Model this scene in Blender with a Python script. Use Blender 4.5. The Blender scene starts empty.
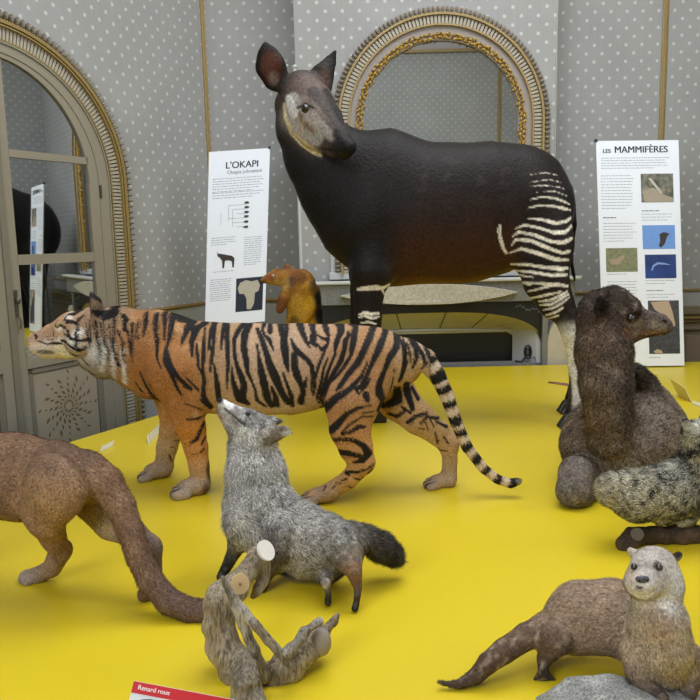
import bpy, bmesh, math, random, time
import numpy as np
from mathutils import Vector, Matrix
T0 = time.time()
random.seed(7); RNG = np.random.default_rng(7)
SC = bpy.context.scene; COL = SC.collection
SC.view_settings.view_transform = 'Standard'; SC.view_settings.look = 'None'
SC.view_settings.exposure = 0.12; SC.view_settings.gamma = 1.0
SC.view_settings.use_curve_mapping = False

# ------------------------------------------------------------------ camera (z = 0 is the top of the display platform)
F = 750.0; PITCH = math.radians(8.5); ROLL = math.radians(1.3); CAMZ = 0.98
FLOOR = -0.5
cR = np.array([1., 0, 0]); cF = np.array([0, math.cos(PITCH), -math.sin(PITCH)]); cU = np.array([0, math.sin(PITCH), math.cos(PITCH)])
cr, sr = math.cos(ROLL), math.sin(ROLL)
# content of the photo is turned counter-clockwise, so the camera is rolled clockwise
R2 = cr * cR - sr * cU
U2 = sr * cR + cr * cU
CAM = np.array([0, 0, CAMZ])
def ray(px, py):
    return cF + (px - 350) / F * R2 + (350 - py) / F * U2
def P(px, py, Y):
    d = ray(px, py); return CAM + d * (Y / d[1])
def G(px, py, z=0.0):
    d = ray(px, py); return CAM + d * ((z - CAMZ) / d[2])
def PL(px, py, p0, n):
    d = ray(px, py); return CAM + d * (np.dot(np.array(p0) - CAM, n) / np.dot(d, n))
def S(Y): return Y / F
cam = bpy.data.cameras.new('camera'); cam.sensor_width = 36; cam.lens = F / 700 * 36
cam.clip_start = 0.05; cam.clip_end = 100
cob = bpy.data.objects.new('camera', cam); COL.objects.link(cob); SC.camera = cob
M4 = Matrix(((R2[0], U2[0], -cF[0], 0), (R2[1], U2[1], -cF[1], 0), (R2[2], U2[2], -cF[2], CAMZ), (0, 0, 0, 1)))
cob.matrix_world = M4

def lin(c):
    if isinstance(c, str):
        c = c.lstrip('#'); c = [int(c[i:i+2], 16) / 255 for i in (0, 2, 4)]
    c = np.array(c, float)
    return np.where(c <= .04045, c / 12.92, ((c + .055) / 1.055) ** 2.4)
def l4(c): return tuple(lin(c)) + (1.,)

# ------------------------------------------------------------------ materials
class NT:
    def __init__(s, name):
        s.m = bpy.data.materials.new(name); s.m.use_nodes = True; s.t = s.m.node_tree
        s.b = s.t.nodes['Principled BSDF']; s.out = s.t.nodes['Material Output']
    def n(s, typ, **kw):
        nd = s.t.nodes.new(typ)
        for k, v in kw.items():
            if k.startswith('i_'):
                key = k[2:]
                key = int(key) if key.isdigit() else key.replace('_', ' ')
                if hasattr(v, 'is_output'): s.t.links.new(v, nd.inputs[key])
                else: nd.inputs[key].default_value = v
            else: setattr(nd, k, v)
        return nd
    def set(s, **kw):
        for k, v in kw.items():
            key = k.replace('_', ' ')
            if hasattr(v, 'is_output'): s.t.links.new(v, s.b.inputs[key])
            else: s.b.inputs[key].default_value = v
        return s
    def math(s, op, a, b=None, c=None):
        nd = s.t.nodes.new('ShaderNodeMath'); nd.operation = op
        for i, v in enumerate((a, b, c)):
            if v is None: continue
            if hasattr(v, 'is_output'): s.t.links.new(v, nd.inputs[i])
            else: nd.inputs[i].default_value = v
        return nd.outputs[0]
    def mix(s, f, a, b):
        nd = s.t.nodes.new('ShaderNodeMix'); nd.data_type = 'RGBA'
        for key, v in ((0, f), (6, a), (7, b)):
            if hasattr(v, 'is_output'): s.t.links.new(v, nd.inputs[key])
            else: nd.inputs[key].default_value = v
        return nd.outputs[2]
    def bump(s, h, strength=.3, dist=.01):
        nd = s.n('ShaderNodeBump', i_Height=h); nd.inputs['Strength'].default_value = strength; nd.inputs['Distance'].default_value = dist
        s.t.links.new(nd.outputs[0], s.b.inputs['Normal']); return s
_MC = {}
def mat(name, col, rough=.6, metal=0., noise=0., nscale=20., bump=0., spec=.5, col2=None, detail=4):
    if name in _MC: return _MC[name]
    t = NT(name)
    t.set(Roughness=rough, Metallic=metal); t.b.inputs['Specular IOR Level'].default_value = spec
    if noise > 0 or bump > 0 or col2:
        tc = t.n('ShaderNodeTexCoord'); nz = t.n('ShaderNodeTexNoise', i_Vector=tc.outputs['Object'], i_Scale=nscale, i_Detail=float(detail))
        if col2: t.set(Base_Color=t.mix(t.n('ShaderNodeMapRange', i_0=nz.outputs['Fac'], i_1=.35, i_2=.65).outputs[0], l4(col), l4(col2)))
        elif noise > 0:
            a = lin(col); t.set(Base_Color=t.mix(nz.outputs['Fac'], tuple(a * (1 - noise)) + (1,), tuple(np.minimum(a * (1 + noise), 1)) + (1,)))
        else: t.set(Base_Color=l4(col))
        if bump > 0: t.bump(nz.outputs['Fac'], bump, .005)
    else: t.set(Base_Color=l4(col))
    _MC[name] = t.m
    return t.m
def wallpaper(name):
    """pale dots in a diamond lattice; u runs along the wall (UV map, metres)"""
    t = NT(name); uv = t.n('ShaderNodeUVMap').outputs[0]
    pitch = .125
    sep = t.n('ShaderNodeSeparateXYZ', i_0=uv)
    def lattice(ox, oy):
        a = t.math('SUBTRACT', t.math('FRACT', t.math('ADD', t.math('DIVIDE', sep.outputs[0], pitch), ox)), .5)
        b = t.math('SUBTRACT', t.math('FRACT', t.math('ADD', t.math('DIVIDE', sep.outputs[1], pitch), oy)), .5)
        return t.math('SQRT', t.math('ADD', t.math('MULTIPLY', a, a), t.math('MULTIPLY', b, b)))
    d = t.math('MINIMUM', lattice(0, 0), lattice(.5, .5))
    nz0 = t.n('ShaderNodeTexNoise', i_Vector=uv, i_Scale=90., i_Detail=2.)
    d = t.math('ADD', d, t.math('MULTIPLY', t.math('SUBTRACT', nz0.outputs['Fac'], .5), .05))
    dot = t.n('ShaderNodeMapRange', i_0=d, i_1=.055, i_2=.135, i_3=1., i_4=0.).outputs[0]
    nz = t.n('ShaderNodeTexNoise', i_Vector=uv, i_Scale=2.2, i_Detail=5.)
    mp = t.n('ShaderNodeMapping', i_Vector=uv); mp.inputs['Scale'].default_value = (60, 3, 1)
    nv = t.n('ShaderNodeTexNoise', i_Vector=mp.outputs[0], i_Scale=1., i_Detail=3.)
    base = t.mix(nz.outputs['Fac'], l4('#8f8e8d'), l4('#a8a8a6'))
    base = t.mix(t.math('MULTIPLY', nv.outputs['Fac'], .35), base, l4('#b4b4b3'))
    col = t.mix(t.math('MULTIPLY', dot, .78), base, l4('#d0d1d0'))
    t.set(Base_Color=col, Roughness=.8); t.b.inputs['Specular IOR Level'].default_value = .25
    t.bump(nv.outputs['Fac'], .12, .004)
    return t.m

# ------------------------------------------------------------------ object helpers
def tag(o, label=None, cat=None, group=None, kind=None):
    if label: o['label'] = label
    if cat: o['category'] = cat
    if group: o['group'] = group
    if kind: o['kind'] = kind
    return o
def empty(name, loc, label, cat, group=None):
    o = bpy.data.objects.new(name, None); COL.objects.link(o); o.location = tuple(loc); o.empty_display_size = .05
    return tag(o, label, cat, group)
def link(name, me, m, parent=None, smooth=False):
    o = bpy.data.objects.new(name, me); COL.objects.link(o)
    if m is not None:
        for x in (m if isinstance(m, (list, tuple)) else [m]): me.materials.append(x)
    if smooth: me.polygons.foreach_set('use_smooth', [True] * len(me.polygons))
    if parent is not None:
        o.parent = parent; o.location = -parent.location if parent.type == 'EMPTY' else (0, 0, 0)
    return o
class MB:
    """collects shapes in world coordinates and links them as ONE mesh"""
    def __init__(s): s.v = []; s.f = []; s.mi = []; s.uv = None; s.cur = 0
    def add(s, vs, fs):
        k = len(s.v); s.v += [tuple(map(float, v)) for v in vs]; s.f += [tuple(i + k for i in f) for f in fs]; s.mi += [s.cur] * len(fs); return s
    def box(s, a, b, ax=None):
        (x0, y0, z0), (x1, y1, z1) = a, b
        vs = [(x0, y0, z0), (x1, y0, z0), (x1, y1, z0), (x0, y1, z0), (x0, y0, z1), (x1, y0, z1), (x1, y1, z1), (x0, y1, z1)]
        if ax is not None: vs = [ax(*v) for v in vs]
        return s.add(vs, [(0, 3, 2, 1), (4, 5, 6, 7), (0, 1, 5, 4), (1, 2, 6, 5), (2, 3, 7, 6), (3, 0, 4, 7)])
    def prism(s, pts, d):
        """closed polygon pts (3D) extruded by vector d"""
        n = len(pts); a = [np.array(p, float) for p in pts]; b = [p + np.array(d) for p in a]
        return s.add(a + b, [tuple(range(n))[::-1], tuple(range(n, 2 * n))] + [(i, (i + 1) % n, n + (i + 1) % n, n + i) for i in range(n)])
    def tube(s, pts, rad, n=8, cap=True):
        pts = [np.array(p, float) for p in pts]
        if not hasattr(rad, '__len__'): rad = [rad] * len(pts)
        vs = []; up = None
        for i, p in enumerate(pts):
            t = pts[min(i + 1, len(pts) - 1)] - pts[max(i - 1, 0)]; t = t / (np.linalg.norm(t) + 1e-9)
            if up is None: up = np.array([0, 0, 1.]) if abs(t[2]) < .9 else np.array([1., 0, 0])
            a = np.cross(up, t); a /= np.linalg.norm(a) + 1e-9; b = np.cross(t, a); up = b
            for k in range(n):
                th = 2 * math.pi * k / n; vs.append(p + rad[i] * (math.cos(th) * a + math.sin(th) * b))
        fs = [(i * n + k, i * n + (k + 1) % n, (i + 1) * n + (k + 1) % n, (i + 1) * n + k) for i in range(len(pts) - 1) for k in range(n)]
        if cap: fs += [tuple(range(n))[::-1], tuple(range((len(pts) - 1) * n, len(pts) * n))]
        return s.add(vs, fs)
    def ball(s, c, r, n=10, m=7, M=None):
        r = np.array([r] * 3 if not hasattr(r, '__len__') else r, float); vs = []; c = np.array(c, float)
        for j in range(m + 1):
            ph = math.pi * j / m
            for k in range(n):
                th = 2 * math.pi * k / n
                v = r * np.array([math.sin(ph) * math.cos(th), math.sin(ph) * math.sin(th), math.cos(ph)])
                vs.append(c + (v if M is None else M @ v))
        fs = [(j * n + k, (j + 1) * n + k, (j + 1) * n + (k + 1) % n, j * n + (k + 1) % n) for j in range(m) for k in range(n)]
        return s.add(vs, fs)
    def build(s, name, m, parent=None, smooth=False, bevel=0):
        me = bpy.data.meshes.new(name); me.from_pydata(s.v, [], s.f)
        if len(set(s.mi)) > 1: me.polygons.foreach_set('material_index', s.mi)
        me.validate(); me.update()
        bm = bmesh.new(); bm.from_mesh(me); bmesh.ops.recalc_face_normals(bm, faces=bm.faces)
        bm.to_mesh(me); bm.free()
        o = link(name, me, m, parent, smooth)
        if bevel:
            md = o.modifiers.new('bevel', 'BEVEL'); md.width = bevel; md.segments = 2; md.limit_method = 'ANGLE'
        return o
def text_obj(s, size, M, m, parent, name='lettering', align='LEFT', ext=.0006, bold=0.0, dup=0.0):
    cu = bpy.data.curves.new(name, 'FONT'); cu.body = s; cu.size = size; cu.align_x = align; cu.extrude = ext; cu.offset = 0
    o = bpy.data.objects.new(name, cu); COL.objects.link(o)
    dg = bpy.context.evaluated_depsgraph_get(); me = bpy.data.meshes.new_from_object(o.evaluated_get(dg))
    bpy.data.objects.remove(o)
    me.transform(M); me.materials.clear()
    if dup:
        m2 = me.copy(); m2.transform(Matrix.Translation(M.to_3x3() @ Vector((dup, 0, .0002)))); link(name, m2, m, parent)
    return link(name, me, m, parent)
# ------------------------------------------------------------------ organic bodies: smooth union of tapered limbs -> one continuous mesh
def vlerp(a, b, t): return a + (b - a) * t
class Body:
    def __init__(s, vox, lat=(0, 1, 0)):
        s.pr = []; s.vox = vox; s.gid = 0; s.ing = False; s.lat = np.array(lat, float); s.lat /= np.linalg.norm(s.lat)
    def cap(s, a, b, ra, rb, q=1., k=None, c='#888888', c2=None, tag='', L=.012, sub=False, flow=1, lat=None, lay=.35, dens=1.):
        """tapered limb from a to b; q = width across the body / height; flow: fur runs from a to b (1) or back (-1)"""
        a = np.array(a, float); b = np.array(b, float); c = lin(c); c2 = c if c2 is None else lin(c2)
        k = .5 * min(ra, rb) if k is None else k
        lt = s.lat if lat is None else np.array(lat, float) / np.linalg.norm(lat)
        if not s.ing: s.gid += 1
        s.pr.append(dict(g=s.gid, a=a, b=b, ra=ra, rb=rb, q=q, k=k, c=c, c2=c2, tag=tag, L=L, sub=sub, flow=flow, lat=lt, lay=lay, dens=dens)); return s
    def ball(s, a, r, **kw): return s.cap(a, np.array(a) + 1e-5, r, r, **kw)
    def chain(s, pts, q=1., cols=None, **kw):
        """pts: list of (point, radius)"""
        s.gid += 1; s.ing = True
        for i in range(len(pts) - 1):
            d = dict(kw)
            if cols is not None: d['c'] = cols[i]; d['c2'] = cols[i + 1]
            qq = q if not hasattr(q, '__len__') else q[i]
            s.cap(pts[i][0], pts[i + 1][0], pts[i][1], pts[i + 1][1], q=qq, **d)
        s.ing = False
        return s
    @staticmethod
    def dist(pr, X):
        lt = pr['lat']; g = 1 / pr['q'] - 1; a = pr['a']; b = pr['b']
        W = X - a; ab = b - a
        if abs(g) > 1e-6:
            W = W + (g * (W @ lt))[..., None] * lt; ab = ab + g * (ab @ lt) * lt
        L2 = max(ab @ ab, 1e-12)
        t = np.clip((W @ ab) / L2, 0, 1)
        d = np.sqrt(((W - t[..., None] * ab) ** 2).sum(-1)) - (pr['ra'] + (pr['rb'] - pr['ra']) * t)
        return d * (1. if pr['q'] > 1 else (.5 + .5 * pr['q'])), t
    def mesh(s):
        lo = np.min([np.minimum(p['a'], p['b']) - max(p['ra'], p['rb']) * max(1, p['q']) for p in s.pr], 0) - .03
        hi = np.max([np.maximum(p['a'], p['b']) + max(p['ra'], p['rb']) * max(1, p['q']) for p in s.pr], 0) + .03
        v = s.vox; n = np.ceil((hi - lo) / v).astype(int) + 1
        D = np.full(n, 1., np.float32)
        ax = [lo[i] + v * np.arange(n[i]) for i in range(3)]
        groups = {}
        for p in s.pr: groups.setdefault(p['g'], []).append(p)
        for g in groups.values():
            m = [max(p['ra'], p['rb']) * max(1, p['q']) + p['k'] + 3 * v for p in g]
            lo_ = np.min([np.minimum(p['a'], p['b']) - mm for p, mm in zip(g, m)], 0); hi_ = np.max([np.maximum(p['a'], p['b']) + mm for p, mm in zip(g, m)], 0)
            i0 = np.maximum(((lo_ - lo) / v).astype(int), 0); i1 = np.minimum(((hi_ - lo) / v).astype(int) + 2, n)
            sl = tuple(slice(i0[i], i1[i]) for i in range(3)); T = np.full(tuple(i1 - i0), 1., np.float32)
            for p, mm in zip(g, m):
                j0 = np.maximum(((np.minimum(p['a'], p['b']) - mm - lo) / v).astype(int), i0); j1 = np.minimum(((np.maximum(p['a'], p['b']) + mm - lo) / v).astype(int) + 2, i1)
                X = np.stack(np.meshgrid(*[ax[i][j0[i]:j1[i]] for i in range(3)], indexing='ij'), -1)
                d, _ = s.dist(p, X); d = d.astype(np.float32); st = tuple(slice(j0[i] - i0[i], j1[i] - i0[i]) for i in range(3)); o = T[st]
                kk = .22 * min(p['ra'], p['rb']) if len(g) > 1 else 1e-4
                h = np.maximum(kk - np.abs(o - d), 0) / kk; T[st] = np.minimum(o, d) - h * h * kk / 4
            k = max(max(p['k'] for p in g), 1e-4); o = D[sl]; p = g[0]
            if p['sub']:
                h = np.maximum(k - np.abs(o + T), 0) / k; D[sl] = np.maximum(o, -T) + h * h * k / 4
            else:
                h = np.maximum(k - np.abs(o - T), 0) / k; D[sl] = np.minimum(o, T) - h * h * k / 4
        # surface nets
        I = D < 0
        c = np.stack([I[i:n[0]-1+i, j:n[1]-1+j, k:n[2]-1+k] for i in (0, 1) for j in (0, 1) for k in (0, 1)], -1)
        act = c.any(-1) & ~c.all(-1); idx = -np.ones(act.shape, np.int64); cells = np.argwhere(act); idx[act] = np.arange(len(cells))
        acc = np.zeros((len(cells), 3)); cnt = np.zeros(len(cells))
        offs = [(i, j, k) for i in (0, 1) for j in (0, 1) for k in (0, 1)]
        val = {o: D[cells[:, 0] + o[0], cells[:, 1] + o[1], cells[:, 2] + o[2]].astype(float) for o in offs}
        for o in offs:
            for a in range(3):
                if o[a]: continue
                o2 = tuple(o[b] + (b == a) for b in range(3)); A = val[o]; B = val[o2]; ok = (A < 0) != (B < 0)
                t = np.where(ok, A / np.where(ok, A - B, 1), 0)
                pt = np.tile(np.array(o, float), (len(cells), 1)); pt[:, a] += t
                acc[ok] += pt[ok]; cnt[ok] += 1
        V = lo + v * (cells + acc / np.maximum(cnt, 1)[:, None])
        quads = []
        for a in range(3):
            b, cc = (a + 1) % 3, (a + 2) % 3
            sl0 = [slice(None)] * 3; sl1 = [slice(None)] * 3; sl0[a] = slice(0, -1); sl1[a] = slice(1, None)
            A = I[tuple(sl0)]; B = I[tuple(sl1)]; E = np.argwhere(A != B)
            E = E[(E[:, b] > 0) & (E[:, cc] > 0) & (E[:, b] < n[b] - 1) & (E[:, cc] < n[cc] - 1)]
            fl = A[tuple(E.T)]
            e1 = E.copy(); e1[:, b] -= 1; e2 = e1.copy(); e2[:, cc] -= 1; e3 = E.copy(); e3[:, cc] -= 1
            Q = np.stack([idx[tuple(e.T)] for e in (E, e1, e2, e3)], 1)
            Q[~fl] = Q[~fl][:, ::-1]; quads.append(Q)
        Q = np.concatenate(quads); Q = Q[(Q >= 0).all(1)]
        # one light smoothing pass
        for _ in range(3):
            sm = np.zeros_like(V); ct = np.zeros(len(V))
            for i in range(4):
                np.add.at(sm, Q[:, i], V[Q[:, (i + 1) % 4]]); np.add.at(ct, Q[:, i], 1)
            V = V + .5 * (sm / np.maximum(ct, 1)[:, None] - V)
        s.V, s.Q = V, Q
        return V, Q
    def attrs(s, X):
        """blended colour, fur length, flow direction, lay angle, per point"""
        W = []; C = []; Ln = []; Fl = []; Ly = []; De = []
        ds = []
        prs = [p for p in s.pr if not p['sub']]
        for p in prs:
            d, t = s.dist(p, X); ds.append(d); C.append(p['c'] + (p['c2'] - p['c']) * t[:, None])
        ds = np.array(ds); dm = ds.min(0)
        N = len(X); c = np.zeros((N, 3)); L = np.zeros(N); f = np.zeros((N, 3)); ly = np.zeros(N); w = np.zeros(N); de = np.zeros(N)
        for i, p in enumerate(prs):
            sg = max(.18 * max(p['ra'], p['rb']), .003)
            wi = np.exp(-np.maximum(ds[i] - dm, 0) / sg)
            ax = p['b'] - p['a']; nn = np.linalg.norm(ax); ax = ax / nn * p['flow'] if nn > 1e-3 else np.array([0, 0, 0.])
            c += wi[:, None] * C[i]; L += wi * p['L']; f += wi[:, None] * ax; ly += wi * p['lay']; de += wi * p['dens']; w += wi
        f += np.array([0, 0, -.15]); s.near = ds.argmin(0)
        return c / w[:, None], L / w, f, ly / w, de / w
_FM = {}
def fur_mat(name, rough=.65, spec=.25, sheen=0., grain=160., gamp=.35, bmp=.35):
    if name in _FM: return _FM[name]
    t = NT(name); at = t.n('ShaderNodeAttribute', attribute_name='Col'); tc = t.n('ShaderNodeTexCoord')
    nz = t.n('ShaderNodeTexNoise', i_Vector=tc.outputs['Object'], i_Scale=grain, i_Detail=4.)
    gr = t.n('ShaderNodeMapRange', i_0=nz.outputs['Fac'], i_1=.3, i_2=.7, i_3=1 - gamp, i_4=1 + gamp)
    sc = t.n('ShaderNodeVectorMath', operation='SCALE', i_0=at.outputs['Color']); t.t.links.new(gr.outputs[0], sc.inputs['Scale'])
    t.bump(nz.outputs['Fac'], bmp, .004)
    t.set(Base_Color=sc.outputs[0], Roughness=rough); t.b.inputs['Specular IOR Level'].default_value = spec
    if sheen: t.b.inputs['Sheen Weight'].default_value = sheen; t.b.inputs['Sheen Roughness'].default_value = .4
    _FM[name] = t.m; return t.m
def vnormals(V, Q):
    fn = np.cross(V[Q[:, 2]] - V[Q[:, 0]], V[Q[:, 3]] - V[Q[:, 1]])
    N = np.zeros_like(V)
    for i in range(4): np.add.at(N, Q[:, i], fn)
    return N / (np.linalg.norm(N, axis=1)[:, None] + 1e-12), fn
def furred(body, name, parent, paint, count, width, material, jitter=.22, shade=.12, seed=1, ground=True, nmix=.0, wob=.25):
    """body mesh plus short hairs (one mesh). paint(X, C, N) -> C gives the coat its markings. shade: random lightness per hair"""
    rng = np.random.default_rng(seed)
    V, Q = body.mesh(); N, fn = vnormals(V, Q)
    if ground:
        Q = Q[(V[Q, 2] > .0005).any(1)]; fn = np.cross(V[Q[:, 2]] - V[Q[:, 0]], V[Q[:, 3]] - V[Q[:, 1]]); V[:, 2] = np.maximum(V[:, 2], .0005)
    C, L, Fl, Ly, De = body.attrs(V); C = paint(V, C, N)
    nv = len(V)
    if count:
        area = np.linalg.norm(fn, axis=1) * De[Q[:, 0]]; pr = area / area.sum()
        fi = rng.choice(len(Q), size=count, p=pr); u = rng.random((count, 1)); v = rng.random((count, 1))
        q = Q[fi]; bl = lambda A: (A[q[:, 0]] * (1-u)*(1-v) + A[q[:, 1]] * u*(1-v) + A[q[:, 2]] * u*v + A[q[:, 3]] * (1-u)*v)
        B = bl(V); Nn = bl(N); Nn /= np.linalg.norm(Nn, axis=1)[:, None] + 1e-9
        Cc, Lh, Ff, Lyh, _ = body.attrs(B); Cc = paint(B, Cc, Nn)
        T = Ff - (Ff * Nn).sum(1)[:, None] * Nn; T /= np.linalg.norm(T, axis=1)[:, None] + 1e-6
        T += jitter * rng.normal(size=T.shape)
        T -= (T * Nn).sum(1)[:, None] * Nn; T /= np.linalg.norm(T, axis=1)[:, None] + 1e-6
        up = np.clip(Lyh * (1 + wob * rng.normal(size=count)), .05, 1.2)[:, None]
        Ln = (Lh * (.7 + .6 * rng.random(count)))[:, None]
        D1 = T * np.cos(up) + Nn * np.sin(up); D2 = T * np.cos(up * .45) + Nn * np.sin(up * .45)
        side = np.cross(T, Nn); w = width * (.7 + .6 * rng.random((count, 1)))
        base = B - Nn * .0015
        mid = base + D1 * Ln * .55; tip = mid + D2 * Ln * .5
        HV = np.stack([base - side * w * .5, base + side * w * .5, mid + side * w * .38, mid - side * w * .38, tip], 1).reshape(-1, 3)
        if ground: HV[:, 2] = np.maximum(HV[:, 2], .0005)
        k = nv + 5 * np.arange(count)
        hq = np.stack([k, k + 1, k + 2, k + 3], 1); ht = np.stack([k + 3, k + 2, k + 4], 1)
        g = 1 + shade * rng.normal(size=(count, 1)); Cc = np.clip(Cc * g, 0.002, 1)
        CH = np.repeat(Cc, 5, 0); Vn = np.concatenate([V, HV])
        NH = np.repeat(Nn * 1. + .45 * rng.normal(size=Nn.shape) * .5, 5, 0); Nall = np.concatenate([N, NH])
        loops = np.concatenate([Q.ravel(), hq.ravel(), ht.ravel()]); tot = np.concatenate([np.full(len(Q) + count, 4), np.full(count, 3)])
        Call = np.concatenate([C, CH])
    else:
        Vn, Nall, Call = V, N, C; loops = Q.ravel(); tot = np.full(len(Q), 4)
    me = bpy.data.meshes.new(name)
    me.vertices.add(len(Vn)); me.vertices.foreach_set('co', Vn.astype(np.float32).ravel())
    me.loops.add(len(loops)); me.loops.foreach_set('vertex_index', loops.astype(np.int32))
    st = np.concatenate([[0], np.cumsum(tot)[:-1]])
    me.polygons.add(len(tot)); me.polygons.foreach_set('loop_start', st.astype(np.int32)); me.polygons.foreach_set('loop_total', tot.astype(np.int32))
    me.polygons.foreach_set('use_smooth', np.ones(len(tot), bool))
    me.update(calc_edges=True)
    ca = me.color_attributes.new('Col', 'FLOAT_COLOR', 'POINT')
    ca.data.foreach_set('color', np.concatenate([np.clip(Call, 0, 1), np.ones((len(Call), 1))], 1).astype(np.float32).ravel())
    Nall = Nall / (np.linalg.norm(Nall, axis=1)[:, None] + 1e-9)
    me.normals_split_custom_set_from_vertices(Nall.astype(np.float32))
    o = link(name, me, material, parent)
    print('  body', name, len(V), 'verts', count, 'hairs', round(time.time() - T0, 1), 's')
    return o
def fnoise(X, scale, seed=0, octs=3):
    """cheap smooth noise in [-1,1]: sums of sines in random directions"""
    rng = np.random.default_rng(1000 + seed); out = np.zeros(len(X)); amp = 1; tot = 0
    for o in range(octs):
        for _ in range(5):
            d = rng.normal(size=3); d /= np.linalg.norm(d)
            out += amp * np.sin((X @ d) * scale * (1.7 ** o) * rng.uniform(.7, 1.3) + rng.uniform(0, 6.28)); tot += amp
        amp *= .7
    return out / tot * 2
def blend(C, m, col):
    m = np.clip(m, 0, 1)[:, None]; return C * (1 - m) + lin(col) * m
def sstep(x, a, b): t = np.clip((x - a) / (b - a), 0, 1); return t * t * (3 - 2 * t)
def spot(C, X, c, r, col, soft=.3, amt=1.):
    """soft round patch of coat colour at c"""
    r = np.array([r] * 3 if not hasattr(r, '__len__') else r, float)
    d = np.sqrt((((X - np.array(c)) / r) ** 2).sum(1)); return blend(C, amt * (1 - sstep(d, 1 - soft, 1 + soft)), col)
def seg2(U, a, b):
    ab = b - a; t = np.clip(((U - a) @ ab) / max(ab @ ab, 1e-9), 0, 1); return np.sqrt(((U - a - t[:, None] * ab) ** 2).sum(1)), t
def stripes(C, X, U, lines, col, soft=.0012, wob=None):
    """lines: [(list of (u, v, halfwidth))] in the animal's own side-view plane"""
    m = np.zeros(len(X))
    for ln in lines:
        for i in range(len(ln) - 1):
            a = np.array(ln[i][:2]); b = np.array(ln[i + 1][:2]); mx = max(ln[i][2], ln[i + 1][2]) + soft * 2
            sel = np.where((U[:, 0] > min(a[0], b[0]) - mx) & (U[:, 0] < max(a[0], b[0]) + mx) & (U[:, 1] > min(a[1], b[1]) - mx) & (U[:, 1] < max(a[1], b[1]) + mx))[0]
            if not len(sel): continue
            d, t = seg2(U[sel], a, b); w = ln[i][2] + (ln[i + 1][2] - ln[i][2]) * t
            if wob is not None: w = w * (1 + wob[sel])
            m[sel] = np.maximum(m[sel], 1 - sstep(d - w, -soft, soft))
    return blend(C, m, col)
def eye(parent, name, c, r, fwd, iris='#5a3a18', white=None, pupil=.5):
    """glass eye: ball with iris and pupil discs facing fwd"""
    fwd = np.array(fwd, float); fwd /= np.linalg.norm(fwd)
    mb = MB(); mb.ball(c, r, 14, 10); mb.cur = 0
    o = mb.build(name, mat('eye_glass_' + iris[1:], iris, .08, spec=.8), parent, smooth=True)
    p = MB(); p.ball(np.array(c) + fwd * r * .62, r * pupil, 12, 8)
    p.build('pupil', mat('pupil_black', '#050505', .08, spec=.8), o, smooth=True) if parent is None else link_child(p, 'pupil', mat('pupil_black', '#050505', .08, spec=.8), o, parent)
    return o
def front(body, px, py, rad=3.0):
    """the body surface point seen at a spot of the photograph (nearest to the viewer)"""
    W = body.V - CAM; dp = W @ cF; x = 350 + F * (W @ R2) / dp; y = 350 - F * (W @ U2) / dp
    m = (x - px) ** 2 + (y - py) ** 2 < rad * rad
    if not m.any(): return P(px, py, 3.)
    d = dp[m].min(); r = ray(px, py); return CAM + r * d
def eye_at(root, body, px, py, r, fwd, iris, rad=3., sink=.35):
    c = front(body, px, py, rad); d = c - CAM; d /= np.linalg.norm(d)
    return eye(root, 'eye', c + d * r * sink, r, fwd, iris)
def link_child(mb, name, m, o, root):
    """sub-part: shapes are in world coordinates, o is a part of root"""
    c = mb.build(name, m, None, smooth=True); c.parent = o; c.location = (0, 0, 0); return c
# ================================================================== the room
WP = wallpaper('wallpaper_dots')
CEIL = 4.7; YB = 6.2; XR = 4.6; YF = -1.6; XL = -3.6
M_GOLD = mat('gilt', '#97804e', .45, .15, noise=.25, nscale=60, bump=.3)
M_GOLDL = mat('gilt_bright', '#9c8556', .45, .15, noise=.3, nscale=80, bump=.3)
M_TAUPE = mat('taupe_paint', '#8f8877', .6, noise=.06, nscale=6, bump=.05)
M_TAUPED = mat('taupe_paint_dark', '#7b7466', .6, noise=.06, nscale=6)
M_FLUTE = mat('flute_cream', '#aaa290', .55, noise=.1, nscale=40)
M_LEAF = mat('leaf_grey', '#857c6a', .65, noise=.25, nscale=50, bump=.3)
M_MIRROR = mat('mirror_silver', '#d8dcdc', .02, 1.0)
M_WHITEP = mat('white_paint', '#c4c5c4', .55, noise=.05, nscale=8)
M_DADO = mat('dado_paint', '#a7a7a2', .6, noise=.05, nscale=5)
def wall(name, p0, p1, z0, z1, m, thick=.12, inward=None, holes=None):
    """vertical wall slab from p0 to p1 (seen from `inward` side), UVs in metres"""
    p0 = np.array(p0, float); p1 = np.array(p1, float); d = p1 - p0; L = np.linalg.norm(d); d /= L
    n = np.array([d[1], -d[0]])
    if np.dot(np.array(inward) - p0, n) < 0: n = -n
    me = bpy.data.meshes.new(name)
    a, b = p0, p1; c, e = p1 - n * thick, p0 - n * thick
    vs = [(*a, z0), (*b, z0), (*b, z1), (*a, z1), (*e, z0), (*c, z0), (*c, z1), (*e, z1)]
    fs = [(0, 1, 2, 3), (4, 7, 6, 5), (0, 3, 7, 4), (1, 5, 6, 2), (3, 2, 6, 7), (0, 4, 5, 1)]
    me.from_pydata(vs, [], fs); uv = me.uv_layers.new(name='UVMap')
    for p in me.polygons:
        for li in p.loop_indices:
            v = Vector(vs[me.loops[li].vertex_index]); uv.data[li].uv = ((v.x - p0[0]) * d[0] + (v.y - p0[1]) * d[1] + .03, v.z)
    me.update(); o = link(name, me, m); return tag(o, kind='structure')
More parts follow.
